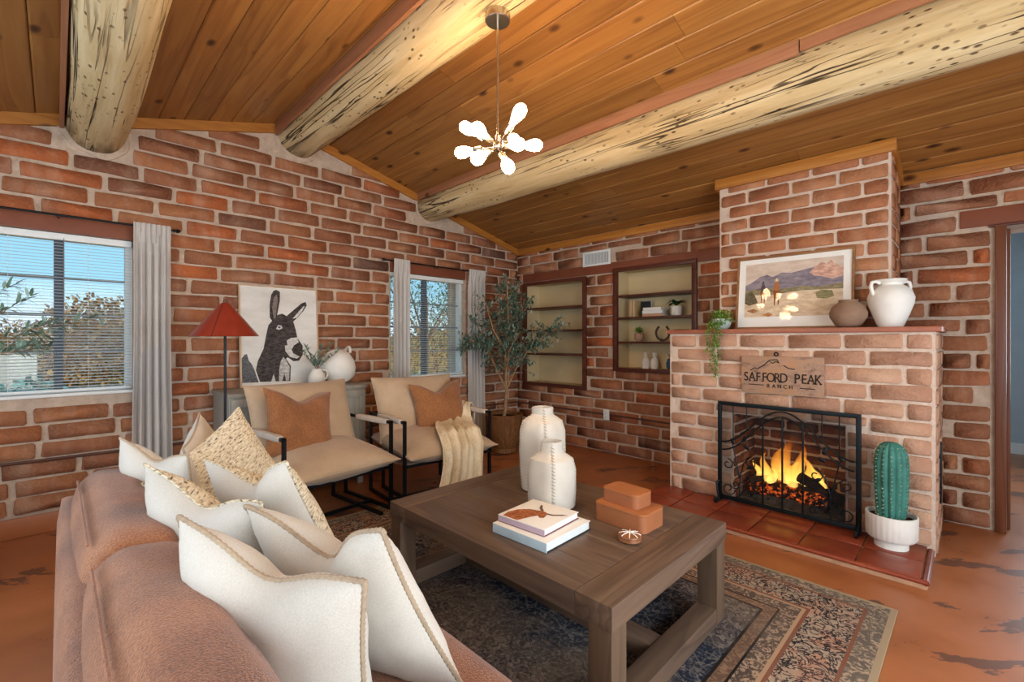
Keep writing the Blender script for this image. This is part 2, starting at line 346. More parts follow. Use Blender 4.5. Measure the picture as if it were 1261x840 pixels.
# ------------------------------------------------------------------ helpers: geometry
class MB:
    def __init__(s): s.v = []; s.f = []
    def add(s, vs_, fs_, mtx=None):
        o = len(s.v)
        s.v += [tuple(mtx @ Vector(p)) if mtx else tuple(p) for p in vs_]
        s.f += [tuple(i + o for i in f) for f in fs_]; return s
    def box(s, x0, x1, y0, y1, z0, z1, mtx=None):
        vs_ = [(x, y, z) for z in (z0, z1) for y in (y0, y1) for x in (x0, x1)]
        return s.add(vs_, [(0, 2, 3, 1), (4, 5, 7, 6), (0, 1, 5, 4), (2, 6, 7, 3), (0, 4, 6, 2), (1, 3, 7, 5)], mtx)
    def cbox(s, x0, x1, y0, y1, z0, z1, c=0.004, mtx=None):
        e = [random.uniform(0, 0.0004) for _ in range(3)]; x0 += e[0]; x1 -= e[0]; y0 += e[1]; y1 -= e[1]; z0 += e[2]; z1 -= e[2]
        bm = bmesh.new(); bmesh.ops.create_cube(bm, size=1)
        for v in bm.verts: v.co = ((x0 + x1) / 2 + v.co.x * (x1 - x0), (y0 + y1) / 2 + v.co.y * (y1 - y0), (z0 + z1) / 2 + v.co.z * (z1 - z0))
        bmesh.ops.bevel(bm, geom=bm.edges[:], offset=c, segments=2, affect='EDGES', profile=0.6)
        bm.verts.ensure_lookup_table()
        vs_ = [v.co.copy() for v in bm.verts]; fs_ = [tuple(v.index for v in f.verts) for f in bm.faces]; bm.free()
        return s.add(vs_, fs_, mtx)
    def prism(s, pts, axis, a0, a1, mtx=None):
        n = len(pts); vs_ = []
        for a in (a0, a1):
            for (p, q) in pts: vs_.append((a, p, q) if axis == 0 else (p, a, q) if axis == 1 else (p, q, a))
        fs_ = [tuple(range(n)), tuple(range(2 * n - 1, n - 1, -1))] + [(i, n + i, n + (i + 1) % n, (i + 1) % n) for i in range(n)]
        return s.add(vs_, fs_, mtx)
    def tube(s, path, rad, seg=8, cap=True, mtx=None):
        path = [Vector(p) for p in path]; n = len(path); vs_ = []; fs_ = []
        rr = rad if isinstance(rad, (list, tuple)) else [rad] * n
        prev = None
        for i, p in enumerate(path):
            t = (path[min(i + 1, n - 1)] - path[max(i - 1, 0)])
            t = t.normalized() if t.length > 1e-9 else Vector((0, 0, 1))
            if prev is None: a = t.orthogonal().normalized()
            else:
                a = prev - t * prev.dot(t); a = a.normalized() if a.length > 1e-6 else t.orthogonal().normalized()
            prev = a; b = t.cross(a)
            for k in range(seg):
                th = 2 * PI * k / seg; vs_.append(p + (a * math.cos(th) + b * math.sin(th)) * rr[i])
        for i in range(n - 1):
            for k in range(seg):
                k2 = (k + 1) % seg; fs_.append((i * seg + k, i * seg + k2, (i + 1) * seg + k2, (i + 1) * seg + k))
        if cap: fs_ += [tuple(range(seg - 1, -1, -1)), tuple((n - 1) * seg + k for k in range(seg))]
        return s.add(vs_, fs_, mtx)
    def lathe(s, prof, seg=32, mtx=None, rfun=None):
        vs_ = []; fs_ = []; n = len(prof)
        for (r, z) in prof:
            for k in range(seg):
                th = 2 * PI * k / seg; q = r * (rfun(th, z) if rfun else 1); vs_.append((q * math.cos(th), q * math.sin(th), z))
        for i in range(n - 1):
            for k in range(seg):
                k2 = (k + 1) % seg; fs_.append((i * seg + k, i * seg + k2, (i + 1) * seg + k2, (i + 1) * seg + k))
        fs_ += [tuple(range(seg - 1, -1, -1)), tuple((n - 1) * seg + k for k in range(seg))]
        return s.add(vs_, fs_, mtx)
    def ball(s, c, r, seg=12, rings=8, mtx=None):
        r = r if isinstance(r, (tuple, list)) else (r, r, r)
        prof = [(math.sin(PI * i / rings), -math.cos(PI * i / rings)) for i in range(rings + 1)]
        prof[0] = (0.001, -1); prof[-1] = (0.001, 1)
        m = Matrix.Translation(c) @ Matrix.Diagonal((*r, 1))
        return s.lathe(prof, seg, (mtx @ m) if mtx else m)
    def grid(s, fn, nu, nv, thick=None, closed=False):
        P_ = [[Vector(fn(i / nu, j / nv)) for j in range(nv + 1)] for i in range(nu + 1)]
        if thick is None:
            vs_ = [p for r in P_ for p in r]; fs_ = []
            for i in range(nu):
                for j in range(nv): fs_.append((i * (nv + 1) + j, (i + 1) * (nv + 1) + j, (i + 1) * (nv + 1) + j + 1, i * (nv + 1) + j + 1))
            return s.add(vs_, fs_)
        vs_ = []; W = nv + 1; K = (nu + 1) * W
        N_ = [[None] * W for _ in range(nu + 1)]
        for i in range(nu + 1):
            for j in range(W):
                a = P_[min(i + 1, nu)][j] - P_[max(i - 1, 0)][j]; b = P_[i][min(j + 1, nv)] - P_[i][max(j - 1, 0)]
                c = a.cross(b); N_[i][j] = c.normalized() if c.length > 1e-12 else Vector((0, 0, 1))
        for sg in (1, -1):
            for i in range(nu + 1):
                for j in range(W): vs_.append(P_[i][j] + N_[i][j] * (sg * thick / 2))
        fs_ = []
        for i in range(nu):
            for j in range(nv):
                a, b, c, d = i * W + j, (i + 1) * W + j, (i + 1) * W + j + 1, i * W + j + 1
                fs_ += [(a, b, c, d), (K + d, K + c, K + b, K + a)]
        for i in range(nu):
            for j in (0, nv):
                a, b = i * W + j, (i + 1) * W + j; fs_.append((a, K + a, K + b, b) if j == 0 else (b, K + b, K + a, a))
        for j in range(nv):
            for i in (0, nu):
                a, b = i * W + j, i * W + j + 1; fs_.append((b, K + b, K + a, a) if i == 0 else (a, K + a, K + b, b))
        return s.add(vs_, fs_)
    def softbox(s, half, r, bulge=(0, 0, 0), n=8, mtx=None, noise_amp=0.0, seed=0.0):
        bm = bmesh.new(); bmesh.ops.create_cube(bm, size=2); bmesh.ops.subdivide_edges(bm, edges=bm.edges[:], cuts=n, use_grid_fill=True)
        hx, hy, hz = half; out = []
        for v in bm.verts:
            p = v.co
            q = Vector((max(-hx + r, min(hx - r, p.x * hx)), max(-hy + r, min(hy - r, p.y * hy)), max(-hz + r, min(hz - r, p.z * hz))))
            d = Vector((p.x * hx, p.y * hy, p.z * hz)) - q
            w = q + (d.normalized() * r if d.length > 1e-9 else d)
            w.x += bulge[0] * (1 - p.y ** 2) * (1 - p.z ** 2) * p.x; w.y += bulge[1] * (1 - p.x ** 2) * (1 - p.z ** 2) * p.y; w.z += bulge[2] * (1 - p.x ** 2) * (1 - p.y ** 2) * p.z
            if noise_amp: w += Vector(mnoise.noise_vector(w * 6 + Vector((seed, seed, seed)))) * noise_amp
            out.append(w)
        fs_ = [tuple(v.index for v in f.verts) for f in bm.faces]; bm.free()
        return s.add(out, fs_, mtx)
    def mesh(s, name, mat, smooth=True, fix=True):
        me = bpy.data.meshes.new(name); me.from_pydata(s.v, [], s.f); me.update()
        if fix:
            bm = bmesh.new(); bm.from_mesh(me); bmesh.ops.recalc_face_normals(bm, faces=bm.faces[:]); bm.to_mesh(me); bm.free()
        me.materials.append(M[mat] if isinstance(mat, str) else mat)
        if smooth:
            me.shade_smooth(); me.set_sharp_from_angle(angle=R(38))
        return me
    def build(s, name, mat, parent=None, smooth=True, loc=None, rot=None, fix=True):
        o = bpy.data.objects.new(name, s.mesh(name, mat, smooth, fix)); COL.objects.link(o)
        if parent: o.parent = parent
        if loc is not None: o.location = loc
        if rot is not None: o.rotation_euler = rot
        return o
def link(name, me, parent=None, loc=(0, 0, 0), rot=(0, 0, 0), scale=(1, 1, 1)):
    o = bpy.data.objects.new(name, me); COL.objects.link(o); o.location = loc; o.rotation_euler = rot; o.scale = scale
    if parent: o.parent = parent
    return o
def tag(o, label, cat, group=None):
    o['label'] = label; o['category'] = cat
    if group: o['group'] = group
    return o
def struct(o): o['kind'] = 'structure'; return o
def thing(name, label, cat, loc=(0, 0, 0), rz=0.0, group=None):
    o = bpy.data.objects.new(name, None); COL.objects.link(o); o.location = loc; o.rotation_euler = (0, 0, rz); o.empty_display_size = 0.1
    return tag(o, label, cat, group)
# photo pixel -> world point, on a plane the thing touches
F_PX = 562.0; S2 = math.sqrt(0.5)
def at(px, py, X=None, Y=None, Z=None, D=None):
    a = (px - 630.5) / F_PX; b = (418 - py) / F_PX; d = Vector((S2 * a - S2, S2 * a + S2, b))
    t = D if D is not None else (X - CAM.x) / d.x if X is not None else (Y - CAM.y) / d.y if Y is not None else (Z - CAM.z) / d.z
    return CAM + d * t

# ------------------------------------------------------------------ the room: levels
RIDGE_Y = -2.95; BACK_Y = -5.80; RIGHT_X = 6.20
TRIM_Z = 2.43                               # lower edge of the ceiling trim at the fireplace wall
def ceil_z(y):                              # underside of the ceiling planks
    return TRIM_Z + 0.085 + (0.247 * -y if y > RIDGE_Y else 0.247 * -RIDGE_Y - 0.285 * (RIDGE_Y - y))
# floor
struct(MB().box(-0.4, RIGHT_X + 0.2, BACK_Y - 0.2, 0.4, -0.12, 0.0).build('floor', 'floor', smooth=False))
hallf = struct(MB().box(4.3, 6.4, 0.4, 3.2, -0.12, 0.0).build('floor_hall', 'floor', smooth=False))
# mortar cores of the walls, with openings
def wall_core(name, mat, axis, a_breaks, opens, top, t0, t1):
    """axis 1: wall runs along Y, thickness in X; axis 0: runs along X, thickness in Y."""
    mb = MB(); br = sorted(set(a_breaks + [v for o in opens for v in o[:2]]))
    for a, b in zip(br[:-1], br[1:]):
        spans = [(0.0, None)]
        for (p, q, z0, z1) in opens:
            if p <= a + 1e-6 and q >= b - 1e-6:
                new = []
                for (lo, hi) in spans:
                    if lo < z0: new.append((lo, z0))
                    new.append((z1, hi))
                spans = new
        for lo, hi in spans:
            ta, tb = (top(a), top(b)) if hi is None else (hi, hi)
            pts = [(a, lo), (b, lo), (b, tb), (a, ta)]
            if axis == 1: mb.prism(pts, 0, t0, t1)
            else: mb.prism(pts, 1, t0, t1)
    return struct(mb.build(name, mat, smooth=False))
W1 = (-5.32, -4.065, 0.90, 2.02)            # window openings in the gable wall: y0, y1, z0, z1
W2 = (-1.95, -0.92, 0.84, 2.02)
N1 = (0.138, 1.151, 0.70, 2.03)             # shelf niches in the fireplace wall: x0, x1, z0, z1
N2 = (1.545, 2.476, 0.945, 2.075)
DOOR = (4.545, 5.40, 0.0, 2.045)
topf = lambda y: ceil_z(y) + 0.05
wall_left = wall_core('wall_left', 'mortar', 1, [BACK_Y, RIDGE_Y, 0.35], [W1, W2], topf, -0.35, 0.0)
wall_fire = wall_core('wall_far', 'mortar', 0, [-0.35, RIGHT_X], [N1, N2, DOOR], lambda x: 2.56, 0.0, 0.35)
struct(MB().prism([(BACK_Y, 0), (0.35, 0), (0.35, 2.56), (RIDGE_Y, 3.3), (BACK_Y, 2.5)], 0, RIGHT_X, RIGHT_X + 0.2).build('wall_right', 'hall', smooth=False))
struct(MB().box(-0.35, RIGHT_X + 0.2, BACK_Y - 0.2, BACK_Y, 0, 2.6).build('wall_back', 'hall', smooth=False))
hb = MB(); hb.box(4.1, 6.4, 3.2, 3.3, 0, 2.6); hb.box(4.1, 4.2, 0.352, 3.2, 0, 2.6); hb.box(6.3, 6.4, 0.352, 3.2, 0, 2.6); hb.box(4.1, 6.4, 0.352, 3.3, 2.6, 2.7)
struct(hb.build('wall_hall', 'hall', smooth=False))
struct(MB().box(4.2, 6.3, 3.17, 3.2, 0, 0.12).build('baseboard_hall', 'white_paint', smooth=False))

# ---- bricks
def brick_meshes(mat, L, H, count, tagname, proud=0.012):
    res = []
    for k in range(count):
        rx = 0.010 / L; rz = 0.012 / H; mb = MB(); rings = []
        j = lambda a: random.uniform(-a, a)
        base = [(-0.5 + rx, -0.5), (0.5 - rx, -0.5), (0.5, -0.5 + rz), (0.5, 0.5 - rz), (0.5 - rx, 0.5), (0, 0.5), (-0.5 + rx, 0.5), (-0.5, 0.5 - rz), (-0.5, -0.5 + rz)]
        base.insert(1, (0.0, -0.5))
        base = [(x + j(0.012), z + j(0.05)) for x, z in base]
        n = len(base); vs_ = []
        for (sc, dep) in ((1.0, -0.004), (0.985, proud * 0.55), (0.94, proud)):
            for (x, z) in base:
                fx = x * (1 - (1 - sc) * 0.35 * 0.37 / L); vs_.append((fx, dep + (j(0.002) if dep > 0 else 0), z * (1 - (1 - sc) * 1.1)))
        fs_ = []
        for i in range(2):
            for q in range(n): fs_.append((i * n + q, i * n + (q + 1) % n, (i + 1) * n + (q + 1) % n, (i + 1) * n + q))
        fs_.append(tuple(2 * n + q for q in range(n)))
        mb.add(vs_, fs_); res.append(mb.mesh('brick_%s' % tagname, mat))
    return res
def rect_minus(a0, a1, opens):
    iv = [(a0, a1)]
    for (p, q) in opens:
        new = []
        for (x, y) in iv:
            if q <= x or p >= y: new.append((x, y)); continue
            if p > x: new.append((x, p))
            if q < y: new.append((q, y))
        iv = new
    return iv
def lay(origin, rz, u0, u1, z0, z1, L, H, joint, opens=(), circles=(), top=None, jit=0.05, jz=0.017):
    """returns brick rectangles (world centre, rz, length, height) on a wall face"""
    out = []; nrow = int(round((z1 - z0) / H)); H = (z1 - z0) / nrow
    for r in range(nrow):
        za = z0 + r * H; zb = za + H; u = u0 - (r % 2) * 0.5 * L - random.uniform(0, jit * L)
        while u < u1:
            l = L * (1 + random.uniform(-jit, jit)); a, b = max(u, u0), min(u + l, u1); u += l
            if b - a < 0.07: continue
            blk = []; lo, hi = za, zb
            for (p, q, oz0, oz1) in opens:
                ov = min(zb, oz1) - max(za, oz0)
                if ov <= 0.012: continue
                if p < b and q > a:
                    if ov < 0.45 * H:
                        if oz0 > za: hi = min(hi, oz0)
                        else: lo = max(lo, oz1)
                    else: blk.append((p, q))
            for (x, y) in rect_minus(a, b, blk):
                x += joint / 2; y -= joint / 2
                if y - x < 0.05: continue
                um = (x + y) / 2; zm = (lo + hi) / 2
                if top and lo > min(top(x), top(y)): continue
                if any(math.hypot(max(x - cu, 0, cu - y), max(lo - cz, 0, cz - hi)) < cr for (cu, cz, cr) in circles): continue
                h = hi - lo - jz * random.uniform(0.8, 1.3)
                c, s_ = math.cos(rz), math.sin(rz)
                out.append((Vector((origin[0] + c * um, origin[1] + s_ * um, zm + random.uniform(-.003, .003))), rz, y - x, h))
    return out
def in_frame(p):
    v = p - CAM; dep = S2 * (v.y - v.x)
    if dep < 0.1: return 0
    x = 630.5 + 562 * S2 * (v.x + v.y) / dep; y = 418 - 562 * v.z / dep
    return 1.0 / dep ** 2 if -30 < x < 1290 and -30 < y < 870 else 0
def place_bricks(rects, parent, mat, L, H, tagname, limit=300, proud=0.012):
    full = brick_meshes(mat, L, H, 10, tagname, proud); half = brick_meshes(mat, L * 0.5, H, 5, tagname + '_short', proud)
    rects = sorted(rects, key=lambda r: -in_frame(r[0]) * r[2] * r[3])
    rest = MB()
    for i, (c, rz, l, h) in enumerate(rects):
        me = random.choice(half if l < 0.7 * L else full)
        tilt = random.uniform(-0.012, 0.012)
        if i < limit and in_frame(c):
            link('brick', me, parent, c, (0, tilt, rz), (l, random.uniform(0.7, 1.5), h))
        else:
            m = Matrix.Translation(c) @ Euler((0, tilt, rz)).to_matrix().to_4x4() @ Matrix.Diagonal((l, 1, h, 1))
            rest.add([v.co for v in me.vertices], [tuple(p.vertices) for p in me.polygons], m)
    if rest.v:
        o = rest.build('brick_rest', mat, parent); o['kind'] = 'stuff'
# gable wall: u = -y, seen from +x
LOGS = [(-4.27, 2.77, 0.158, 2.77, 0.165), (-2.90, 3.135, 0.172, 3.10, 0.178), (-1.44, 2.815, 0.168, 2.755, 0.178)]  # y, z at gable, r, z at far end, r
circ = [(-y, z, r + 0.004) for (y, z, r, _, _) in LOGS]
opA = [(-W1[1], -W1[0], W1[2] - 0.005, W1[3] + 0.11), (-W2[1], -W2[0], W2[2] - 0.005, W2[3] + 0.11)]
rA = lay((0, 0, 0), -PI / 2, 0.0, -BACK_Y, 0.14, 3.28, 0.40, 0.1165, 0.032, opA, circ, lambda u: ceil_z(-u) - 0.05, 0.10)
place_bricks(rA, wall_left, 'brick', 0.40, 0.1165, 'gable')
struct(MB().cbox(0.0, 0.022, BACK_Y, -0.002, 0.0, 0.13, 0.006).build('baseboard_left', 'floor'))
# fireplace wall: u = -x, seen from -y
FX0, FX1, FY = 2.585, 4.235, -0.79          # lower block
CX0, CX1, CYY = 2.885, 4.005, -0.50         # chimney breast
MZ = 1.335                                  # top of lower block
opB = [(-N1[1] - 0.0, -N1[0], N1[2], N1[3]), (-N2[1], -N2[0], N2[2], N2[3]), (-2.70, -0.10, 2.045, 2.17), (-5.5, -DOOR[0] + 0.055, 0, 2.06), (-5.5, -4.325, 2.055, 2.185), (-FX1 + 0.01, -FX0 - 0.01, 0, MZ), (-CX1 + 0.01, -CX0 - 0.01, MZ, 2.6), (-1.50, -1.115, 2.15, 2.32)]
rB = lay((0, 0, 0), PI, -RIGHT_X, -0.0, 0.0, 2.52, 0.415, 0.12, 0.030, opB, (), None, 0.08)
place_bricks(rB, wall_fire, 'brick', 0.415, 0.12, 'far', 300)

# ------------------------------------------------------------------ ceiling
cs = MB()
for (ya, yb) in ((0.35, RIDGE_Y), (RIDGE_Y, BACK_Y - 0.2)):
    cs.prism([(ya, ceil_z(ya) + 0.03), (yb, ceil_z(yb) + 0.03), (yb, ceil_z(yb) + 0.12), (ya, ceil_z(ya) + 0.12)], 0, -0.35, RIGHT_X + 0.2)
ceiling = struct(cs.build('ceiling', 'niche_wood', smooth=False))
pm = []
PW = 0.168
for k in range(4):
    mb = MB(); a = PW / 2 - 0.0015
    mb.prism([(-a, 0.03), (-a, 0.006), (-a + 0.007, 0.0), (a - 0.007, 0.0), (a, 0.006), (a, 0.03)], 0, 0.0, 1.0)
    pm.append(mb.mesh('plank', 'plank', smooth=False))
def planks(y_start, y_end, slope, side):
    ang = math.atan(slope); step = PW * math.cos(ang); y = y_start; k = 0
    while y > y_end:
        yc = y - step / 2; zc = ceil_z(yc) if True else 0
        x = -0.02; x1 = RIGHT_X
        cut = random.uniform(0.9, 3.6)
        xs = [x]
        while x + cut < x1 - 0.5: x += cut; xs.append(x); cut = random.uniform(1.8, 3.6)
        xs.append(x1)
        for a, b in zip(xs[:-1], xs[1:]):
            link('plank', random.choice(pm), ceiling, (a + 0.001, yc, zc + random.uniform(0, 0.002)), (-ang if side > 0 else ang, 0, 0), (b - a - 0.002, 1, 1))
        y -= step; k += 1
planks(0.0, RIDGE_Y + 0.05, 0.247, 1)
planks(RIDGE_Y, BACK_Y, 0.285, -1)
# trims
def trim(name, mb, mat='trim'): return struct(mb.build(name, mat))
tb = MB(); tb.cbox(0.0, CX0 - 0.02, -0.028, 0.0, TRIM_Z, TRIM_Z + 0.082, 0.004); trim('trim_1', tb)
tb = MB(); tb.cbox(CX1 + 0.02, RIGHT_X, -0.028, 0.0, TRIM_Z, TRIM_Z + 0.082, 0.004); trim('trim_2', tb)
def sloped(name, ya, yb, x0, x1, mat='trim_y', h=0.078):
    mb = MB(); za, zb = ceil_z(ya), ceil_z(yb)
    mb.prism([(ya, za - h), (yb, zb - h), (yb, zb), (ya, za)], 0, x0, x1); trim(name, mb, mat)
sloped('trim_3', -0.028, LOGS[2][0] + 0.15, 0.0, 0.028)
sloped('trim_4', LOGS[2][0] - 0.15, LOGS[1][0] + 0.12, 0.0, 0.028)
sloped('trim_5', LOGS[1][0] - 0.14, LOGS[0][0] + 0.15, 0.0, 0.028)
sloped('trim_6', LOGS[0][0] - 0.15, BACK_Y, 0.0, 0.028)
zc = ceil_z(CYY)
tb = MB(); tb.cbox(CX0 - 0.03, CX1 + 0.03, CYY - 0.03, CYY, zc - 0.088, zc - 0.002, 0.004); trim('trim_7', tb)
sloped('trim_8', -0.028, CYY, CX1, CX1 + 0.026, 'trim_y', 0.09)
sloped('trim_9', -0.028, CYY, CX0 - 0.026, CX0, 'trim_y', 0.09)
# lintels (painted timbers set in the walls)
trim('trim_10', MB().cbox(0.12, 2.70, -0.012, 0.05, 2.05, 2.165, 0.004), 'lintel')
trim('trim_11', MB().cbox(4.33, RIGHT_X, -0.014, 0.05, 2.06, 2.18, 0.004), 'lintel')
trim('trim_12', MB().cbox(-0.05, 0.012, W1[0], W1[1] + 0.02, W1[3], W1[3] + 0.105, 0.004), 'lintel')
trim('trim_13', MB().cbox(-0.05, 0.012, W2[0], W2[1], W2[3], W2[3] + 0.105, 0.004), 'lintel')

# ------------------------------------------------------------------ log beams
def log_beam(i, label):
    y, z0, r0, z1, r1 = LOGS[i]; NX, NS = 90, 40; mb = MB(); vs_ = []; fs_ = []
    x0, x1 = -0.12, RIGHT_X - 0.002
    for a in range(NX + 1):
        f = a / NX; x = x0 + (x1 - x0) * f; r = r0 + (r1 - r0) * min(1, f * 1.4); zc_ = z0 + (z1 - z0) * min(1, f * 1.4)
        wy = 0.02 * mnoise.noise(Vector((x * 0.6, i * 7.3, 0))); wz = 0.015 * mnoise.noise(Vector((x * 0.6, i * 7.3, 5)))
        for k in range(NS):
            th = 2 * PI * k / NS; c, s_ = math.cos(th), math.sin(th)
            q = r * (1 + 0.05 * mnoise.noise(Vector((x * 0.8, c * 1.2 + i * 9, s_ * 1.2))) + 0.02 * mnoise.noise(Vector((x * 3.5, c * 3 + i * 5, s_ * 3))))
            vs_.append((x, y + wy + q * c, zc_ + wz + q * s_))
    for a in range(NX):
        for k in range(NS): fs_.append((a * NS + k, a * NS + (k + 1) % NS, (a + 1) * NS + (k + 1) % NS, (a + 1) * NS + k))
    fs_ += [tuple(range(NS)), tuple(NX * NS + k for k in range(NS - 1, -1, -1))]
    mb.add(vs_, fs_)
    o = mb.build('log_beam', 'log'); tag(o, label, 'beam')
    # mortar collar where the log enters the gable
    cb = MB(); n = 26
    prof = [(r0 + 0.040, -0.01), (r0 + 0.034, 0.010), (r0 + 0.012, 0.014), (r0 - 0.01, 0.010)]
    m = Matrix.Translation((0, y, z0)) @ Matrix.Rotation(PI / 2, 4, 'Y')
    cb.lathe(prof, n, m, lambda th, z: 1 + 0.06 * math.sin(3 * th + i) + 0.04 * math.sin(7 * th + 2 * i))
    cb.build('mortar_collar', 'mortar', wall_left)
log_beam(0, 'peeled log beam over the rod of the wide window, with insect holes')
log_beam(1, 'peeled log ridge beam with a long crack, beside the chandelier')
log_beam(2, 'peeled log beam crossing the ceiling between chandelier and chimney')
def strip(name, y, ztop_y, h, x0, x1):
    zt = ceil_z(ztop_y); trim(name, MB().cbox(x0, x1, y - 0.012, y + 0.012, zt - h, zt + 0.004, 0.003), 'strip')
strip('trim_14', -1.44 - 0.175, -1.44 - 0.187, 0.075, 0.03, 3.72)
strip('trim_15', -1.44 - 0.170, -1.44 - 0.182, 0.060, 3.725, RIGHT_X)
strip('trim_16', -2.90 - 0.188, -2.90 - 0.20, 0.10, 0.03, RIGHT_X)
strip('trim_17', -4.27 - 0.175, -4.27 - 0.165, 0.10, 0.03, RIGHT_X)

# ------------------------------------------------------------------ fireplace
fp = thing('fireplace', 'adobe brick fireplace with stepped chimney breast, tiled hearth and burning fire', 'fireplace', (3.41, FY, 0))
OFF = Vector((3.41, FY, 0))
def part(mb, name, mat, parent, off, smooth=True):
    mb.v = [tuple(Vector(p) - off) for p in mb.v]
    return mb.build(name, mat, parent, smooth)
BX0, BX1, BZ0, BZ1 = 3.09, 3.80, 0.05, 0.72     # firebox opening
core = MB()
core.box(FX0, BX0, FY, -0.001, 0, MZ); core.box(BX1, FX1, FY, -0.001, 0, MZ); core.box(BX0, BX1, FY, -0.001, BZ1, MZ); core.box(BX0, BX1, FY, -0.001, 0, BZ0)
core.box(BX0, BX1, -0.28, -0.001, BZ0, BZ1)
part(core, 'mortar_core', 'mortar_pale', fp, OFF, False)
ch = MB(); ch.prism([(-0.001, MZ), (CYY, MZ), (CYY, ceil_z(CYY) + 0.02), (-0.001, ceil_z(0) + 0.02)], 0, CX0, CX1); part(ch, 'chimney_core', 'mortar_pale', fp, OFF, False)
opF = [(-BX1, -BX0, BZ0 - 0.05, BZ1)]
rF = lay((0, FY, 0), PI, -FX1 + 0.004, -FX0 - 0.004, 0.05, MZ - 0.005, 0.31, 0.107, 0.024, opF, (), None, 0.06)
rS = lay((FX1, 0, 0), -PI / 2, 0.0, -FY - 0.004, 0.0, MZ - 0.005, 0.31, 0.107, 0.022, [(0.42, 0.53, 0.24, 0.64)], (), None, 0.06)
rL = lay((FX0, 0, 0), PI / 2, FY + 0.004, 0.0, 0.0, MZ - 0.005, 0.31, 0.107, 0.022, (), (), None, 0.06)
rects = rF + rS + rL
rects = [(c - OFF, rz, l, h) for (c, rz, l, h) in rects]
def place_here(rects, mat, L, H, tagname):
    full = brick_meshes(mat, L, H, 10, tagname, 0.009); half = brick_meshes(mat, L * 0.5, H, 5, tagname + '_short', 0.009)
    for (c, rz, l, h) in rects:
        link('brick', random.choice(half if l < 0.7 * L else full), fp, c, (0, random.uniform(-.006, .006), rz), (l, random.uniform(0.7, 1.3), h))
place_here(rects, 'brick_pale', 0.31, 0.107, 'hearth')
rC = lay((0, CYY, 0), PI, -CX1 + 0.004, -CX0 - 0.004, MZ, 2.60, 0.30, 0.105, 0.020, (), (), lambda u: ceil_z(CYY) - 0.06, 0.04)
rC += lay((CX1, 0, 0), -PI / 2, 0.0, -CYY - 0.004, MZ, 2.60, 0.30, 0.105, 0.020, (), (), lambda u: ceil_z(-u) - 0.06, 0.04)
rC += lay((CX0, 0, 0), PI / 2, CYY + 0.004, 0.0, MZ, 2.60, 0.30, 0.105, 0.020, (), (), lambda u: ceil_z(u) - 0.06, 0.04)
place_here([(c - OFF, rz, l, h) for (c, rz, l, h) in rC], 'brick_chim', 0.30, 0.105, 'chimney')
# mantel slab
part(MB().cbox(FX0 - 0.022, FX1 + 0.03, FY - 0.03, -0.002, MZ, MZ + 0.034, 0.010), 'mantel_shelf', plain('mantel_paint', '9A5C44', 0.4, 0.4, 0, 0.12, 8), fp, OFF)
# firebox lining bricks on its back and sides
lin_r = lay((0, -0.28, 0), PI, -BX1, -BX0, BZ0, BZ1, 0.24, 0.085, 0.012, (), (), None, 0.03) + lay((BX0, 0, 0), -PI / 2, 0.285, -FY - 0.01, BZ0, BZ1, 0.24, 0.085, 0.012) + lay((BX1, 0, 0), PI / 2, FY + 0.01, -0.285, BZ0, BZ1, 0.24, 0.085, 0.012)
place_here([(c - OFF, rz, l, h) for (c, rz, l, h) in lin_r], 'firebrick', 0.24, 0.085, 'firebox')
ashm = MB(); ashm.grid(lambda u, v: (BX0 + 0.02 + u * (BX1 - BX0 - 0.04), -0.77 + v * 0.47, BZ0 + 0.012 + 0.03 * mnoise.noise(Vector((u * 7, v * 7, 1))) + 0.05 * math.sin(PI * u) * math.sin(PI * v)), 26, 20, 0.02)
part(ashm, 'ash_bed', 'ash', fp, OFF)
# hearth: slab, tiles, nosing
HX0, HX1, HY = 2.53, 4.225, -1.315
hrt = thing('hearth', 'low hearth of terracotta tiles in front of the fireplace', 'hearth', ((HX0 + HX1) / 2, (HY + FY) / 2, 0)); OFH = Vector(((HX0 + HX1) / 2, (HY + FY) / 2, 0))
hs = part(MB().cbox(HX0, HX1, HY, FY, 0.0, 0.040, 0.004), 'hearth_slab', plain('hearth_grout', 'B0886A', 0.9, 0.1, 0, 0.15, 20), hrt, OFH)
tw = 0.28; tms = {}
edges_x = [HX1 - 0.022 - tw * k for k in range(0, 7)][::-1]; edges_x[0] = max(edges_x[0], HX0)
for i in range(len(edges_x) - 1):
    for (ya, yb) in ((HY + 0.012, -1.065), (-1.055, FY + 0.004)):
        a, b = edges_x[i] + 0.005, edges_x[i + 1] - 0.005
        t = MB().cbox(a, b, ya, yb, 0.036, 0.052 + random.uniform(0, .002), 0.004)
        part(t, 'tile', 'tile', hrt, OFH)
part(MB().tube([(HX1 - 0.008, HY, 0.036), (HX1 - 0.008, FY - 0.02, 0.036)], 0.016, 10), 'tile_nosing', plain('nosing_tile', '7A3A2C', 0.3, 0.5, 0, 0.15), hrt, OFH)
part(MB().tube([(HX0, HY + 0.004, 0.038), (HX1, HY + 0.004, 0.038)], 0.013, 10), 'tile_nosing', 'tile', hrt, OFH)
part(MB().cbox(FX1 + 0.006, FX1 + 0.018, -0.52, -0.43, 0.25, 0.63, 0.004), 'cleanout_plate', 'iron', fp, OFF)
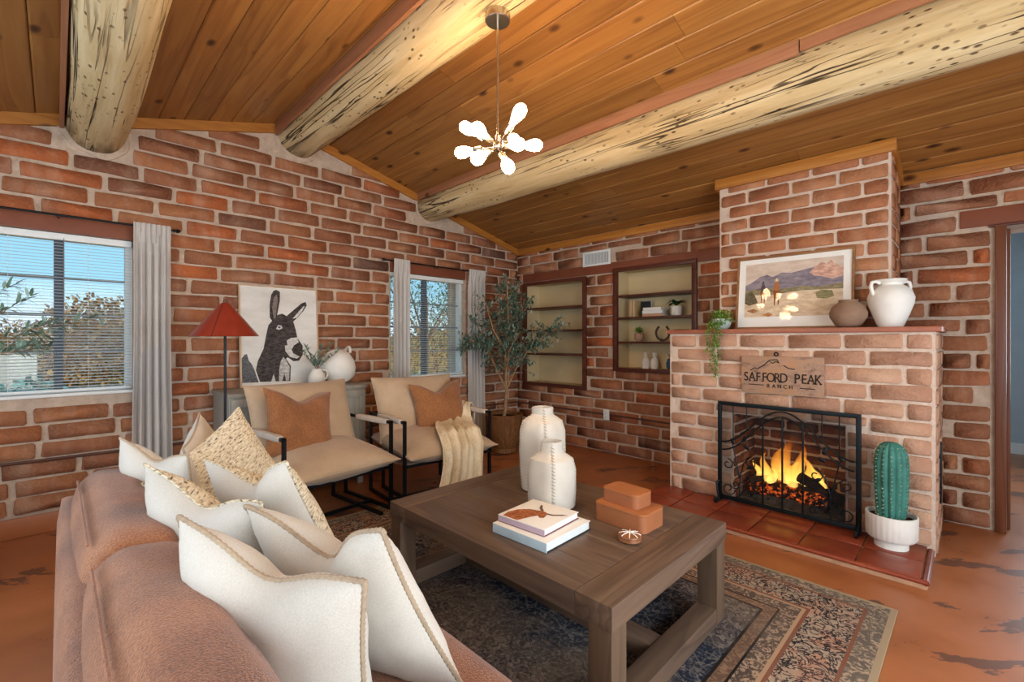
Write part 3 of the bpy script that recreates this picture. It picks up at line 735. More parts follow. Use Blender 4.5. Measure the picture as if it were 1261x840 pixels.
# fire
def wlog(a, b, r, label):
    a, b = Vector(a), Vector(b); path = [a.lerp(b, i / 8) + Vector(mnoise.noise_vector(a.lerp(b, i / 8) * 9)) * 0.012 for i in range(9)]
    o = MB().tube([p - a for p in path], [r * (1 + 0.12 * mnoise.noise(p * 14)) for p in path], 12).build('fire_log', 'firelog', loc=a)
    tag(o, label, 'firewood')
wlog((3.16, -0.52, 0.175), (3.68, -0.60, 0.175), 0.048, 'charred log lying flat at the bottom of the fire')
wlog((3.50, -0.63, 0.29), (3.74, -0.50, 0.13), 0.038, 'charred log slanting down towards the cactus side of the fire')
wlog((3.16, -0.62, 0.17), (3.42, -0.50, 0.25), 0.034, 'thin charred log slanting up on the plant side of the fire')
gm = thing('fire_grate', 'dark iron grate under the burning logs', 'grate', (3.43, -0.55, 0.09))
for k in range(5): MB().tube([(-0.24 + k * 0.12, -0.15, 0.0), (-0.24 + k * 0.12, 0.15, 0.0)], 0.010, 6).build('bar', 'hot', gm)
for sx in (-0.2, 0.2): MB().tube([(sx, -0.13, 0.02), (sx, 0.13, 0.02)], 0.010, 6).build('rail', 'hot', gm)
em = MB().softbox((0.26, 0.10, 0.035), 0.03, (0, 0, 0.02), 10, None, 0.02, 3.0).build('ember_bed', 'ember', loc=(3.42, -0.57, 0.145)); tag(em, 'glowing ember bed beneath the flames', 'embers')
fire = thing('fire', 'tall yellow flames burning on the logs in the fireplace', 'fire', (3.42, -0.55, 0.17))
for (x, y, h, w, ph) in [(-0.22, 0.0, 0.16, 0.035, 0), (-0.15, -0.03, 0.24, 0.045, 1), (-0.08, 0.02, 0.30, 0.05, 2), (-0.02, -0.02, 0.42, 0.055, 3), (0.05, 0.03, 0.36, 0.05, 4), (0.11, -0.02, 0.26, 0.045, 5), (0.17, 0.0, 0.20, 0.04, 6), (0.03, -0.05, 0.22, 0.05, 2.5), (-0.11, -0.06, 0.14, 0.04, 4.4), (0.22, -0.01, 0.14, 0.03, 1.3)]:
    pth = []; rr = []
    for i in range(13):
        f = i / 12; pth.append((x + 0.028 * math.sin(f * 5 + ph) * f * 1.4, y + 0.015 * math.cos(f * 4 + ph) * f, h * f)); rr.append(max(0.002, w * (math.sin(PI * min(1, f * 0.86 + 0.14)) ** 0.9) * (1 - 0.45 * f)))
    MB().tube(pth, rr, 14).build('flame', 'flame', fire)

# ------------------------------------------------------------------ windows, blinds, curtains
def sash_window(name, w, splits, rows):
    y0, y1, z0, z1 = w
    root = bpy.data.objects.new(name, None); COL.objects.link(root); root.location = (0, (y0 + y1) / 2, z0); struct(root)
    off = Vector((0, (y0 + y1) / 2, z0))
    fr = MB(); t = 0.045
    fr.cbox(-0.13, -0.06, y0, y0 + t, z0, z1, .004); fr.cbox(-0.13, -0.06, y1 - t, y1, z0, z1, .004); fr.cbox(-0.13, -0.06, y0, y1, z1 - t, z1, .004); fr.cbox(-0.13, -0.06, y0, y1, z0, z0 + t, .004)
    part(fr, 'window_frame', 'white_paint', root, off)
    part(MB().cbox(-0.06, 0.016, y0 + 0.005, y1 - 0.005, z0, z0 + 0.022, .004), 'window_sill', 'white_paint', root, off)
    ys = [y0 + t] + splits + [y1 - t]
    for s in splits: part(MB().cbox(-0.125, -0.065, s - 0.024, s + 0.024, z0 + t, z1 - t, .003), 'mullion', 'mullion', root, off)
    zs = [z0 + t + (z1 - z0 - 2 * t) * k / rows for k in range(rows + 1)]
    for a, b in zip(ys[:-1], ys[1:]):
        for k in range(1, rows): part(MB().cbox(-0.108, -0.085, a, b, zs[k] - 0.008, zs[k] + 0.008, .002), 'muntin', plain('muntin_paint', '8A8E90', 0.5) if 'muntin' not in M else M['muntin'], root, off)
        for k in range(rows): part(MB().box(-0.098, -0.094, a, b, zs[k], zs[k + 1]), 'pane', 'glass', root, off, False)
    return root
M['mullion'] = plain('mullion_paint', '4E5A66', 0.5)
M['muntin'] = plain('muntin_paint', '7E8488', 0.5)
sash_window('window_1', W1, [-4.46, -4.88], 4)
sash_window('window_2', W2, [-1.455], 4)
def blind(w, label):
    y0, y1, z0, z1 = w; y0 += 0.012; y1 -= 0.012
    t = thing('window_blind', label, 'blind', (-0.034, (y0 + y1) / 2, z0 + 0.03))
    W = (y1 - y0) / 2; H = z1 - z0 - 0.035
    MB().cbox(-0.022, 0.022, -W, W, H - 0.045, H, .004).build('head_rail', 'white_paint', t)
    MB().cbox(-0.014, 0.014, -W, W, 0.0, 0.018, .004).build('bottom_rail', 'white_paint', t)
    sm = MB(); sm.grid(lambda u, v: ((u - 0.5) * 0.024, (v - 0.5) * 2 * W, 0.0022 * (1 - (2 * u - 1) ** 2)), 3, 1, 0.0012); me = sm.mesh('slat', 'slat')
    n = int((H - 0.07) / 0.0215)
    for k in range(n): link('slat', me, t, (0, 0, 0.032 + k * 0.0215), (0, R(7), 0))
    for yy in (-W * 0.62, W * 0.62, 0.0): MB().tube([(0.013, yy, 0.01), (0.013, yy, H - 0.03)], 0.0012, 5).build('ladder_cord', 'white_paint', t)
    MB().tube([(0.02, W * 0.42, H * 0.25), (0.02, W * 0.42, H - 0.03)], 0.003, 6).build('tilt_wand', 'glass' if False else 'muntin', t)
blind(W1, 'white slatted blind in the wide window beside the olive branch')
blind(W2, 'white slatted blind in the window between two curtain panels')
def rod(y0, y1, z, brackets, label):
    t = thing('curtain_rod', label, 'curtain rod', (0.072, (y0 + y1) / 2, z)); L = (y1 - y0) / 2; yc = (y0 + y1) / 2
    MB().tube([(0, -L, 0), (0, L, 0)], 0.0075, 10).build('rod', 'black', t)
    for s in (-1, 1):
        MB().lathe([(0.004, 0), (0.012, 0.006), (0.007, 0.014), (0.016, 0.026), (0.012, 0.04), (0.003, 0.05)], 12, Matrix.Translation((0, s * L, 0)) @ Matrix.Rotation(-s * PI / 2, 4, 'X')).build('finial', 'black', t)
    for b in brackets:
        m = MB(); m.cbox(-0.073, -0.062, b - yc - 0.01, b - yc + 0.01, -0.045, 0.015, .002); m.cbox(-0.067, 0.004, b - yc - 0.005, b - yc + 0.005, -0.013, -0.006, .002); m.cbox(-0.008, 0.008, b - yc - 0.006, b - yc + 0.006, -0.014, 0.004, .002); m.build('bracket', 'black', t)
rod(-5.60, -3.84, 2.122, [-4.46], 'black curtain rod over the wide window beside the olive branch')
rod(-2.03, -0.68, 2.122, [-1.38], 'black curtain rod over the window nearest the potted olive tree')
def curtain(y0, y1, zb, label, seed, folds=5):
    z1 = 2.145
    def fn(u, v):
        z = zb + (z1 - zb) * v
        w = (y0 + y1) / 2 + (u - 0.5) * (y1 - y0) * (1.0 + 0.10 * math.sin(v * 5 + seed) * (1 - v))
        amp = 0.016 + 0.016 * (1 - v)
        x = 0.072 + amp * math.sin(u * folds * 2 * PI + seed + 0.5 * math.sin(3 * v)) + 0.006 * math.sin(u * folds * 4.3 * PI + seed * 2)
        k = max(0.0, min(1.0, (v - 0.90) / 0.07)); x = x * (1 - k) + k * (0.094 + 0.006 * math.sin(u * 48 + seed) + 0.003 * math.sin(u * 91))
        return (x, w, z)
    o = MB(); o.grid(fn, 70, 30, 0.003)
    c = o.build('curtain', 'curtain'); tag(c, label, 'curtain')
curtain(-4.075, -3.855, 0.05, 'sheer white curtain panel hanging between wide window and red lamp', 0.5)
curtain(-1.955, -1.755, 0.05, 'sheer white curtain panel on the donkey picture side of its window', 1.7, 4)
curtain(-0.93, -0.665, 0.05, 'sheer white curtain panel hanging beside the potted olive tree', 2.9)
# conduits, outlet, vent
c1 = MB().tube([(0.022, -5.7, 0.50), (0.022, -3.0, 0.47), (0.022, -0.02, 0.44)], 0.010, 8).build('conduit_pipe', 'pipe'); tag(c1, 'dark conduit pipe running along the window wall', 'pipe')
c2 = MB().tube([(0.02, -0.022, 0.44), (1.40, -0.022, 0.432), (2.57, -0.022, 0.425)], 0.009, 8).build('conduit_pipe', 'pipe'); tag(c2, 'dark conduit pipe running from the corner to the fireplace', 'pipe')
ol = thing('electrical_outlet', 'white electrical outlet on the brick wall below the shelves', 'outlet', (1.455, -0.03, 0.432))
MB().cbox(-0.038, 0.038, -0.012, 0.0, -0.058, 0.058, .004).build('cover_plate', 'white_paint', ol)
for s in (-1, 1): MB().cbox(-0.017, 0.017, -0.016, -0.011, s * 0.024 - 0.015, s * 0.024 + 0.015, .004).build('socket', 'page', ol)
vt = thing('air_vent', 'white metal air vent grille above the shelf niches', 'vent', (1.307, -0.01, 2.235))
vf = MB(); vf.cbox(-0.19, 0.19, -0.016, 0.0, 0.062, 0.086, .003); vf.cbox(-0.19, 0.19, -0.016, 0.0, -0.086, -0.062, .003); vf.cbox(-0.19, -0.166, -0.016, 0.0, -0.07, 0.07, .003); vf.cbox(0.166, 0.19, -0.016, 0.0, -0.07, 0.07, .003)
vf.build('frame', 'white_paint', vt)
MB().box(-0.17, 0.17, -0.002, 0.004, -0.066, 0.066).build('backing', plain('vent_dark', '4A4A46', 0.8), vt)
vsm = MB().box(-0.0035, 0.0035, -0.012, -0.002, -0.063, 0.063).mesh('vane', 'page', False)
for k in range(22): link('vane', vsm, vt, (-0.158 + k * 0.01505, 0, 0), (0, 0, R(25)))
# ------------------------------------------------------------------ door to the hall
dr = bpy.data.objects.new('door_1', None); COL.objects.link(dr); dr.location = (4.97, 0, 0); struct(dr)
o_ = Vector((4.97, 0, 0))
part(MB().cbox(4.497, 4.552, -0.03, 0.36, 0, 2.055, .008), 'jamb', 'door_wood', dr, o_)
part(MB().cbox(5.395, 5.45, -0.03, 0.36, 0, 2.055, .008), 'jamb', 'door_wood', dr, o_)
part(MB().cbox(4.47, 5.47, -0.03, 0.36, 2.045, 2.062, .006), 'head', 'niche_wood', dr, o_)
part(MB().cbox(4.552, 4.575, 0.10, 0.14, 0, 2.04, .004), 'stop', 'door_wood', dr, o_)

# ------------------------------------------------------------------ shelf niches
def niche(n, shelves, label):
    x0, x1, z0, z1 = n; xc = (x0 + x1) / 2; t = thing('built_in_shelf', label, 'shelf', (xc, -0.0, z0)); off = Vector((xc, 0, z0)); D = 0.30; k = 0.012
    b = MB(); b.box(x0 + .001, x1 - .001, D - 0.02, D, z0 + .001, z1 - .001); part(b, 'back_panel', 'cream', t, off, False)
    part(MB().box(x0 + .001, x0 + k, 0.0, D - 0.02, z0 + .001, z1 - .001), 'side_panel', 'cream', t, off, False); part(MB().box(x1 - k, x1 - .001, 0.0, D - 0.02, z0 + .001, z1 - .001), 'side_panel', 'cream', t, off, False)
    part(MB().box(x0 + k, x1 - k, 0.0, D - 0.02, z1 - k, z1 - .001), 'top_panel', 'cream', t, off, False); part(MB().box(x0 + k, x1 - k, 0.0, D - 0.02, z0 + .001, z0 + k + .01), 'bottom_panel', 'cream', t, off, False)
    f = MB(); w = 0.05
    f.cbox(x0 - .01, x0 + w - .01, -0.032, 0.012, z0 - .012, z1 + .012, .004); f.cbox(x1 - w + .01, x1 + .01, -0.032, 0.012, z0 - .012, z1 + .012, .004); f.cbox(x0, x1, -0.032, 0.012, z1 - w + .02, z1 + .012, .004); f.cbox(x0, x1, -0.032, 0.012, z0 - .012, z0 + 0.03, .004)
    part(f, 'frame', 'niche_wood', t, off)
    for z in shelves: part(MB().cbox(x0 + k, x1 - k, 0.0, D - 0.02, z - 0.022, z, .003), 'shelf_board', 'niche_wood', t, off)
niche(N1, [1.108, 1.416, 1.706], 'empty built-in shelf niche with dark frame behind the olive tree')
niche(N2, [1.266, 1.537, 1.784], 'built-in shelf niche holding books, plants and a horseshoe')
# ---- things on the shelves (shelf niche 2), each stands on its board
def leafcard(mb, base, d, up, L, W, bend=0.15):
    d = Vector(d).normalized(); s = d.cross(Vector(up)); s = s.normalized() if s.length > 1e-4 else d.orthogonal().normalized(); nrm = s.cross(d)
    b = Vector(base)
    mb.add([b, b + d * L * .35 + s * W * .5 + nrm * L * bend * .3, b + d * L * .35 - s * W * .5 + nrm * L * bend * .3, b + d * L * .75 + s * W * .36, b + d * L * .75 - s * W * .36, b + d * L - nrm * L * bend * .6], [(0, 1, 2), (1, 3, 4, 2), (3, 5, 4)])
def rdir(zmin=-1.0, zmax=1.0):
    z = random.uniform(zmin, zmax); a = random.uniform(0, 2 * PI); r = math.sqrt(max(0, 1 - z * z)); return Vector((r * math.cos(a), r * math.sin(a), z))
S1, S2_, S3 = 1.537, 1.266, N2[2] + 0.023
def book_up(x, th, h, mat, label):
    t = thing('book', label, 'book', (x, 0.16, S1)); 
    MB().cbox(-th / 2, th / 2, -0.075, 0.075, 0, h, .003).build('cover', mat, t); MB().box(-th / 2 + .003, th / 2 - .003, -0.073, 0.0765, 0.003, h + .0008).build('pages', 'page', t, False)
xs = at(781, 380, Y=0.16).x
book_up(xs, 0.026, 0.185, 'pale_frame', 'thin tan book standing by the side of the niche shelf')
book_up(xs + 0.034, 0.03, 0.185, plain('buff_cover', 'C8A878', 0.6), 'thick buff book standing second from the niche side')
dk = thing('book', 'black book standing upright behind the stack of white books', 'book', (xs + 0.125, 0.215, S1))
MB().cbox(-0.06, 0.06, -0.018, 0.018, 0, 0.18, .003).build('cover', 'ink', dk)
MB().box(-0.057, 0.0605, -0.014, 0.014, 0.003, 0.1805).build('pages', 'page', dk, False)
xb = at(806, 385, Y=0.10).x
for k, (h, c, lab) in enumerate([(0.03, plain('peach_cover', 'C49A78', 0.6), 'peach book at the bottom of the stack on the niche shelf'), (0.034, 'white_paint', 'white book in the middle of the stack on the niche shelf'), (0.03, 'paper', 'white book on top of the stack on the niche shelf')]):
    z = S1 + [0, 0.031, 0.066][k]
    b = thing('book', lab, 'book', (xb, 0.11, z), R([0, 1.5, -1][k])); w = [0.115, 0.115, 0.105][k]
    MB().cbox(-w, w, -0.07, 0.07, 0, h, .003).build('cover', c, b); MB().box(-w + .003, w + .001, -0.068, 0.0705, .004, h - .004).build('pages', 'page', b, False)
arc = MB().tube([(0.055 * math.cos(a), 0, 0.0 + 0.085 * math.sin(a)) for a in [PI * k / 14 for k in range(15)]], 0.010, 8).build('arch_ornament', plain('grey_arch', '8E867A', 0.8), loc=(xb + 0.165, 0.11, S1)); tag(arc, 'small grey arch ornament beside the stacked white books', 'ornament')
xp = at(833, 385, Y=0.10).x
pp = thing('potted_plant', 'dark leafy plant in a small white pot on the niche shelf', 'plant', (xp, 0.10, S1))
MB().lathe([(0.042, 0), (0.056, 0.02), (0.058, 0.10), (0.053, 0.10), (0.05, 0.085), (0.001, 0.085)], 24).build('pot', 'pot_white', pp)
for k in range(16):
    a = k * 2.4; l = random.uniform(0.09, 0.15); mb = MB(); leafcard(mb, (0, 0, 0.10), (math.cos(a), math.sin(a) * 0.6, random.uniform(0.25, 0.7)), (0, 0, 1), l, 0.045, 0.5); mb.build('leaf', 'dark_green', pp)
xq = at(787, 412, Y=0.10).x
p2 = thing('potted_plant', 'feathery green plant in a pinkish clay pot beside the horseshoe', 'plant', (xq, 0.10, S2_))
MB().lathe([(0.03, 0), (0.05, 0.03), (0.05, 0.075), (0.04, 0.095), (0.036, 0.095), (0.03, 0.08), (0.001, 0.08)], 24).build('pot', plain('pink_clay', 'A8846E', 0.8), p2)
fm = MB()
for k in range(170): d = rdir(0.1, 1.0); leafcard(fm, Vector((0, 0, 0.09)) + d * random.uniform(0.01, 0.05), d + rdir() * 0.5, (0, 0, 1), random.uniform(0.03, 0.055), 0.008)
f_ = fm.build('foliage', 'green', p2); f_['kind'] = 'stuff'
xh = at(816, 410, Y=0.12).x
hp = [(0.075 * math.sin(a) , 0, 0.085 - 0.075 * math.cos(a)) for a in [R(-145 + 290 * k / 26) for k in range(27)]]
hp = [(x * (1.0 if z < 0.1 else 1 - (z - 0.1) * 1.5), y, z * 1.08 + 0.004) for x, y, z in hp]
hs_ = MB().tube(hp, [0.013] * 27, 8); hs_.v = [(x, y * 0.55, z) for x, y, z in hs_.v]
hsh = hs_.build('horseshoe', 'horseshoe', loc=(xh, 0.12, S2_)); tag(hsh, 'worn iron horseshoe standing open end up on the shelf', 'horseshoe')
xc_ = at(834, 408, Y=0.12).x
cb_ = thing('napkin_holder', 'rusty metal wire holder partly behind the mantel end', 'holder', (xc_ + 0.05, 0.12, S2_))
for yy in (-0.03, 0.03): MB().tube([(-0.09, yy, 0.0), (-0.09, yy, 0.10), (-0.07, yy, 0.12), (0.07, yy, 0.12), (0.09, yy, 0.10), (0.09, yy, 0.0)], 0.008, 8).build('loop', 'copper', cb_)
MB().cbox(-0.095, 0.095, -0.035, 0.035, 0, 0.012, .003).build('base', 'copper', cb_)
for k, pxx in enumerate((796, 805)):
    xw = at(pxx, 445, Y=0.11).x
    v = thing('figurine_bottle', ['plain white bottle figurine next to the niche side', 'white bottle figurine with dark dots beside the blue vase'][k], 'figurine', (xw, 0.10 + 0.03 * k, S3))
    MB().lathe([(0.036, 0), (0.044, 0.02), (0.045, 0.08), (0.036, 0.115), (0.02, 0.13), (0.024, 0.15), (0.03, 0.165), (0.022, 0.18), (0.001, 0.182)], 20).build('body', 'pot_white', v)
    for sx in (-1, 1): MB().ball((sx * 0.011, -0.027, 0.162), 0.004, 8, 6).build('dot', 'ink', v)
xv = at(824, 440, Y=0.10).x
bv = thing('potted_plant', 'spiky blue-green plant in a dark blue vase at the shelf bottom', 'plant', (xv + 0.03, 0.10, S3))
MB().lathe([(0.035, 0), (0.055, 0.03), (0.058, 0.07), (0.045, 0.11), (0.038, 0.12), (0.03, 0.11), (0.001, 0.11)], 24).build('vase', plain('blue_glaze', '2E5878', 0.25, 0.5), bv)
for k in range(18):
    a = k * 2.4; mb = MB(); leafcard(mb, (0, 0, 0.11), (math.cos(a), math.sin(a) * 0.7, random.uniform(0.2, 1.2)), (0, 0, 1), random.uniform(0.08, 0.13), 0.014, 0.4); mb.build('leaf', 'agave', bv)

# ------------------------------------------------------------------ fire screen
fs = thing('fire_screen', 'black wrought iron fireplace screen with arched bars, leaf scrolls and mesh', 'fire screen', (3.452, -0.875, 0.052), R(-1.5))
W_ = 0.43; Ht = 0.765
fr = MB(); z_lo = 0.025
for sx in (-1, 1): fr.cbox(sx * W_ - 0.014, sx * W_ + 0.014, -0.010, 0.010, z_lo, Ht, .003)
fr.cbox(-W_, W_, -0.010, 0.010, Ht - 0.028, Ht, .003); fr.cbox(-W_, W_, -0.010, 0.010, z_lo, z_lo + 0.03, .003); fr.build('frame', 'iron', fs)
MB().box(-W_ + 0.014, W_ - 0.014, 0.004, 0.0055, z_lo + 0.03, Ht - 0.028).build('mesh_panel', 'mesh', fs, False)
def arch(zs, ze, dz): return [(x * (W_ - 0.02), -0.008, zs + (ze - zs) * (0.5 + 0.5 * math.cos(PI * x)) ** 1.0 + dz) for x in [-1 + 2 * k / 32 for k in range(33)]]
a1 = MB().tube(arch(0.46, Ht - 0.035, 0.0), 0.006, 8).build('arch_bar', 'iron', fs)
MB().tube(arch(0.40, Ht - 0.075, 0.0), 0.006, 8).build('arch_bar', 'iron', fs)
for x in (-0.125, 0.0, 0.125): MB().cbox(x - 0.006, x + 0.006, -0.012, -0.002, z_lo + 0.02, Ht - 0.10 if x else Ht - 0.075, .002).build('bar', 'iron', fs)
for x in (-0.33, -0.235, 0.235, 0.33): MB().tube([(x, -0.006, 0.44 + 0.30 * (0.5 + 0.5 * math.cos(PI * x / W_))), (x, -0.006, Ht - 0.02)], 0.004, 6).build('bar', 'iron', fs)
def spiral(cx, cz, r, a0, turns, sgn): return [(cx + sgn * r * (1 - 0.75 * k / 30) * math.cos(a0 + turns * 2 * PI * k / 30), -0.006, cz + r * (1 - 0.75 * k / 30) * math.sin(a0 + turns * 2 * PI * k / 30)) for k in range(31)]
for sx in (-1, 1):
    c0 = sx * 0.285
    stems = [[(c0, -0.006, 0.05), (c0 - sx * 0.005, -0.006, 0.20), (c0 + sx * 0.03, -0.006, 0.36), (c0 + sx * 0.05, -0.006, 0.45)],
             [(c0, -0.006, 0.20), (c0 + sx * 0.03, -0.006, 0.30), (c0 + sx * 0.075, -0.006, 0.335)], [(c0, -0.006, 0.20), (c0 - sx * 0.03, -0.006, 0.32), (c0 - sx * 0.075, -0.006, 0.375)]]
    for st in stems: MB().tube(st, 0.0045, 6).build('scroll', 'iron', fs)
    for (cx, cz, r, a0, tn) in [(c0 + sx * 0.085, 0.295, 0.042, PI / 2, 1.1), (c0 - sx * 0.085, 0.33, 0.045, PI / 2, -1.1), (c0 - sx * 0.07, 0.13, 0.045, 0, 1.2), (c0 + sx * 0.08, 0.11, 0.05, PI, 1.2), (c0 - sx * 0.10, 0.09, 0.03, 0, 1.2), (c0 + sx * 0.03, 0.15, 0.035, 0, -1.2)]:
        MB().tube(spiral(cx, cz, r, a0, tn, sx), 0.004, 6).build('scroll', 'iron', fs)
    for (lx, lz, an) in [(c0 - sx * 0.05, 0.44, 0.6), (c0 - sx * 0.035, 0.50, 2.0), (c0 - sx * 0.075, 0.30, -0.6), (c0 + sx * 0.05, 0.47, 1.2)]:
        MB().ball((0, 0, 0), (0.026, 0.004, 0.013), 10, 6, Matrix.Translation((lx, -0.008, lz)) @ Matrix.Rotation(an, 4, 'Y')).build('iron_leaf', 'iron', fs)
    MB().tube([(sx * W_, -0.014, 0.16), (sx * (W_ + 0.012), -0.03, 0.14), (sx * W_, -0.03, 0.05), (sx * W_, -0.03, 0.012)] , 0.009, 8).build('foot', 'iron', fs)
    MB().tube([(sx * W_, 0.05, 0.009), (sx * W_, -0.03, 0.012), (sx * W_, -0.085, 0.012), (sx * W_, -0.105, 0.03), (sx * W_, -0.09, 0.045), (sx * W_, -0.075, 0.032)], 0.009, 8).build('foot', 'iron', fs)

# ------------------------------------------------------------------ mantel things
MT = MZ + 0.034
def flatpoly(pts, z, w, h, mat, parent, name):
    """a flat printed shape: pts in 0..1 (u right, v down) on a picture of size w x h lying in local XZ"""
    mb = MB(); me_v = [((u - 0.5) * w, -z, (1 - v) * h) for u, v in pts]; mb.add(me_v, [tuple(range(len(pts)))])
    return mb.build(name, mat, parent, False, fix=False)
def picture(name, label, loc, rz, lean, w, h, fw, fmat, cat='picture'):
    t = thing(name, label, cat, loc, rz); t.rotation_euler = (-lean, 0, rz)
    f = MB(); f.cbox(-w / 2, -w / 2 + fw, -0.014, 0.014, 0, h, .002); f.cbox(w / 2 - fw, w / 2, -0.014, 0.014, 0, h, .002); f.cbox(-w / 2, w / 2, -0.014, 0.014, 0, fw, .002); f.cbox(-w / 2, w / 2, -0.014, 0.014, h - fw, h, .002)
    f.build('frame', fmat, t); MB().box(-w / 2 + fw, w / 2 - fw, -0.004, 0.012, fw, h - fw).build('print', 'paper', t, False)
    return t
pw, ph = 0.775, 0.575
pc = picture('framed_print', 'framed desert landscape print with two riders leaning on the chimney', ((3.045 + 3.81) / 2, CYY - 0.085, MT), 0, R(6.5), pw, ph, 0.017, 'brown_frame')
def grad(name, a, b, scale, n=6):
    t = NT(name, 0.75, 0.15); x = t.noise(t.pos((1, 1, 2.5)), scale, n, 0.65); t.col(t.ramp(x, [(0.35, a), (0.65, b)])); return t.m
iw, ih = pw - 0.13, ph - 0.15
pr = bpy.data.objects.new('print_image', None)
def PP(pts): return [((u - 0.5) * iw / pw + 0.5, v * ih / ph + 0.095) for u, v in pts]
flatpoly(PP([(0, 0), (1, 0), (1, 1), (0, 1)]), 0.0046, pw, ph, grad('print_sky', 'C2AE9E', 'D8C8B8', 9), pc, 'print_sky')
flatpoly(PP([(0, .40), (.06, .36), (.16, .25), (.24, .22), (.30, .27), (.40, .20), (.50, .22), (.60, .19), (.70, .16), (.80, .12), (.90, .16), (1, .20), (1, .55), (0, .55)]), 0.0050, pw, ph, grad('print_mountain', '6E6672', '9A8E94', 16), pc, 'print_mountain')
flatpoly(PP([(.68, .24), (.74, .14), (.80, .07), (.84, .12), (.88, .05), (.93, .14), (1, .20), (1, .34), (.90, .38), (.80, .33), (.72, .30)]), 0.0054, pw, ph, grad('print_peak', 'B08478', 'E0B8A0', 22), pc, 'print_peak')
flatpoly(PP([(0, .50), (.2, .46), (.4, .50), (.6, .47), (.8, .50), (1, .46), (1, .62), (0, .62)]), 0.0058, pw, ph, grad('print_brush', '6E644C', 'A0926E', 30), pc, 'print_brush')
flatpoly(PP([(0, .58), (.3, .60), (.6, .55), (1, .56), (1, 1), (0, 1)]), 0.0062, pw, ph, grad('print_sand', 'C0A486', 'E2CEB0', 12), pc, 'print_sand')
flatpoly(PP([(0, .56), (.07, .50), (.12, .62), (.15, .74), (.05, .78), (0, .74)]), 0.0066, pw, ph, grad('print_bush', '4E4636', '7E7254', 40), pc, 'print_bush')
flatpoly(PP([(.02, .88), (.1, .84), (.16, .88), (.1, .93)]), 0.0066, pw, ph, grad('print_shrub', '8A5A38', 'B08458', 40), pc, 'print_bush')
flatpoly(PP([(.20, .97), (.27, .92), (.32, .96), (.27, 1)]), 0.0066, pw, ph, grad('print_shrub_b', '9A6238', 'C08A58', 40), pc, 'print_bush')
flatpoly(PP([(.74, .60), (.80, .56), (.90, .58), (.92, .68), (.84, .72), (.76, .70)]), 0.0066, pw, ph, grad('print_cactus', '6A6A4A', 'A0926A', 40), pc, 'print_bush')
for (x, s_) in ((.20, .9), (.345, 1.1)):
    q = lambda L: PP([(x + a * s_, .52 + b * s_) for a, b in L])
    flatpoly(q([(-.030, .02), (-.012, -.05), (.02, -.05), (.036, .03), (.034, .12), (.026, .24), (.018, .24), (.016, .14), (-.006, .14), (-.010, .25), (-.018, .25), (-.020, .13)]), 0.0070, pw, ph, grad('print_horse', '6E3E22', 'A0623A', 40), pc, 'print_horse')
    flatpoly(q([(-.026, .0), (-.022, -.10), (.0, -.15), (.022, -.13), (.032, -.04), (.028, .02)]), 0.0074, pw, ph, plain('print_coat', '5A4A4E' if x < .3 else 'A86A3E', 0.8), pc, 'print_rider')
    flatpoly(q([(-.022, -.155), (-.008, -.165), (-.006, -.20), (.012, -.20), (.014, -.165), (.026, -.155), (.002, -.145)]), 0.0078, pw, ph, plain('print_hat', '4A4448' if x < .3 else 'D8BC94', 0.8), pc, 'print_hat')
MB().box(-pw / 2 + .017, pw / 2 - .017, -0.0096, -0.0088, .017, ph - .017).build('glazing', 'glass', pc, False)
bvs = MB().lathe([(0.045, 0), (0.075, 0.02), (0.104, 0.07), (0.106, 0.10), (0.088, 0.145), (0.058, 0.168), (0.052, 0.176), (0.058, 0.186), (0.05, 0.186), (0.042, 0.172), (0.001, 0.165)], 40, None, lambda th, z: 1 + 0.006 * math.sin(z * 400)).build('clay_vase', 'clay_brown', loc=(3.80, -0.70, MT)); tag(bvs, 'squat brown clay vase in front of the landscape print', 'vase')
jar = thing('ceramic_jar', 'large white two-handled jar at the end of the mantel', 'jar', (4.015, -0.645, MT), R(45))
MB().lathe([(0.062, 0), (0.072, 0.02), (0.095, 0.08), (0.118, 0.15), (0.122, 0.19), (0.108, 0.235), (0.078, 0.262), (0.062, 0.272), (0.062, 0.285), (0.082, 0.298), (0.086, 0.306), (0.080, 0.310), (0.055, 0.300), (0.05, 0.27), (0.001, 0.25)], 44, None, lambda th, z: 1 + 0.004 * math.sin(z * 150)).build('body', 'pot_white', jar)
for sx in (-1, 1):
    MB().tube([(sx * 0.07, 0, 0.285), (sx * 0.095, 0, 0.297), (sx * 0.122, 0, 0.290), (sx * 0.128, 0, 0.262), (sx * 0.118, 0, 0.225), (sx * 0.108, 0, 0.205)], 0.0115, 10).build('handle', 'pot_white', jar)
hp_ = thing('trailing_plant', 'green trailing plant spilling from a glass bowl over the mantel edge', 'plant', (2.975, -0.715, MT))
MB().lathe([(0.04, 0), (0.065, 0.02), (0.075, 0.05), (0.066, 0.085), (0.058, 0.085), (0.06, 0.05), (0.04, 0.02), (0.001, 0.015)], 24).build('bowl', plain('pale_glass_bowl', 'A8B4AC', 0.2, 0.5), hp_)
fm = MB()
for k in range(520):
    d = rdir(-0.25, 1.0); p = Vector((0, 0, 0.075)) + Vector((d.x * 0.10, d.y * 0.075, d.z * 0.075)) * random.uniform(0.5, 1.05)
    if p.z < 0.004 and p.y > -0.10: p.z = 0.006
    leafcard(fm, p, d + rdir() * 0.8, (0, 0, 1), random.uniform(0.014, 0.026), 0.011)
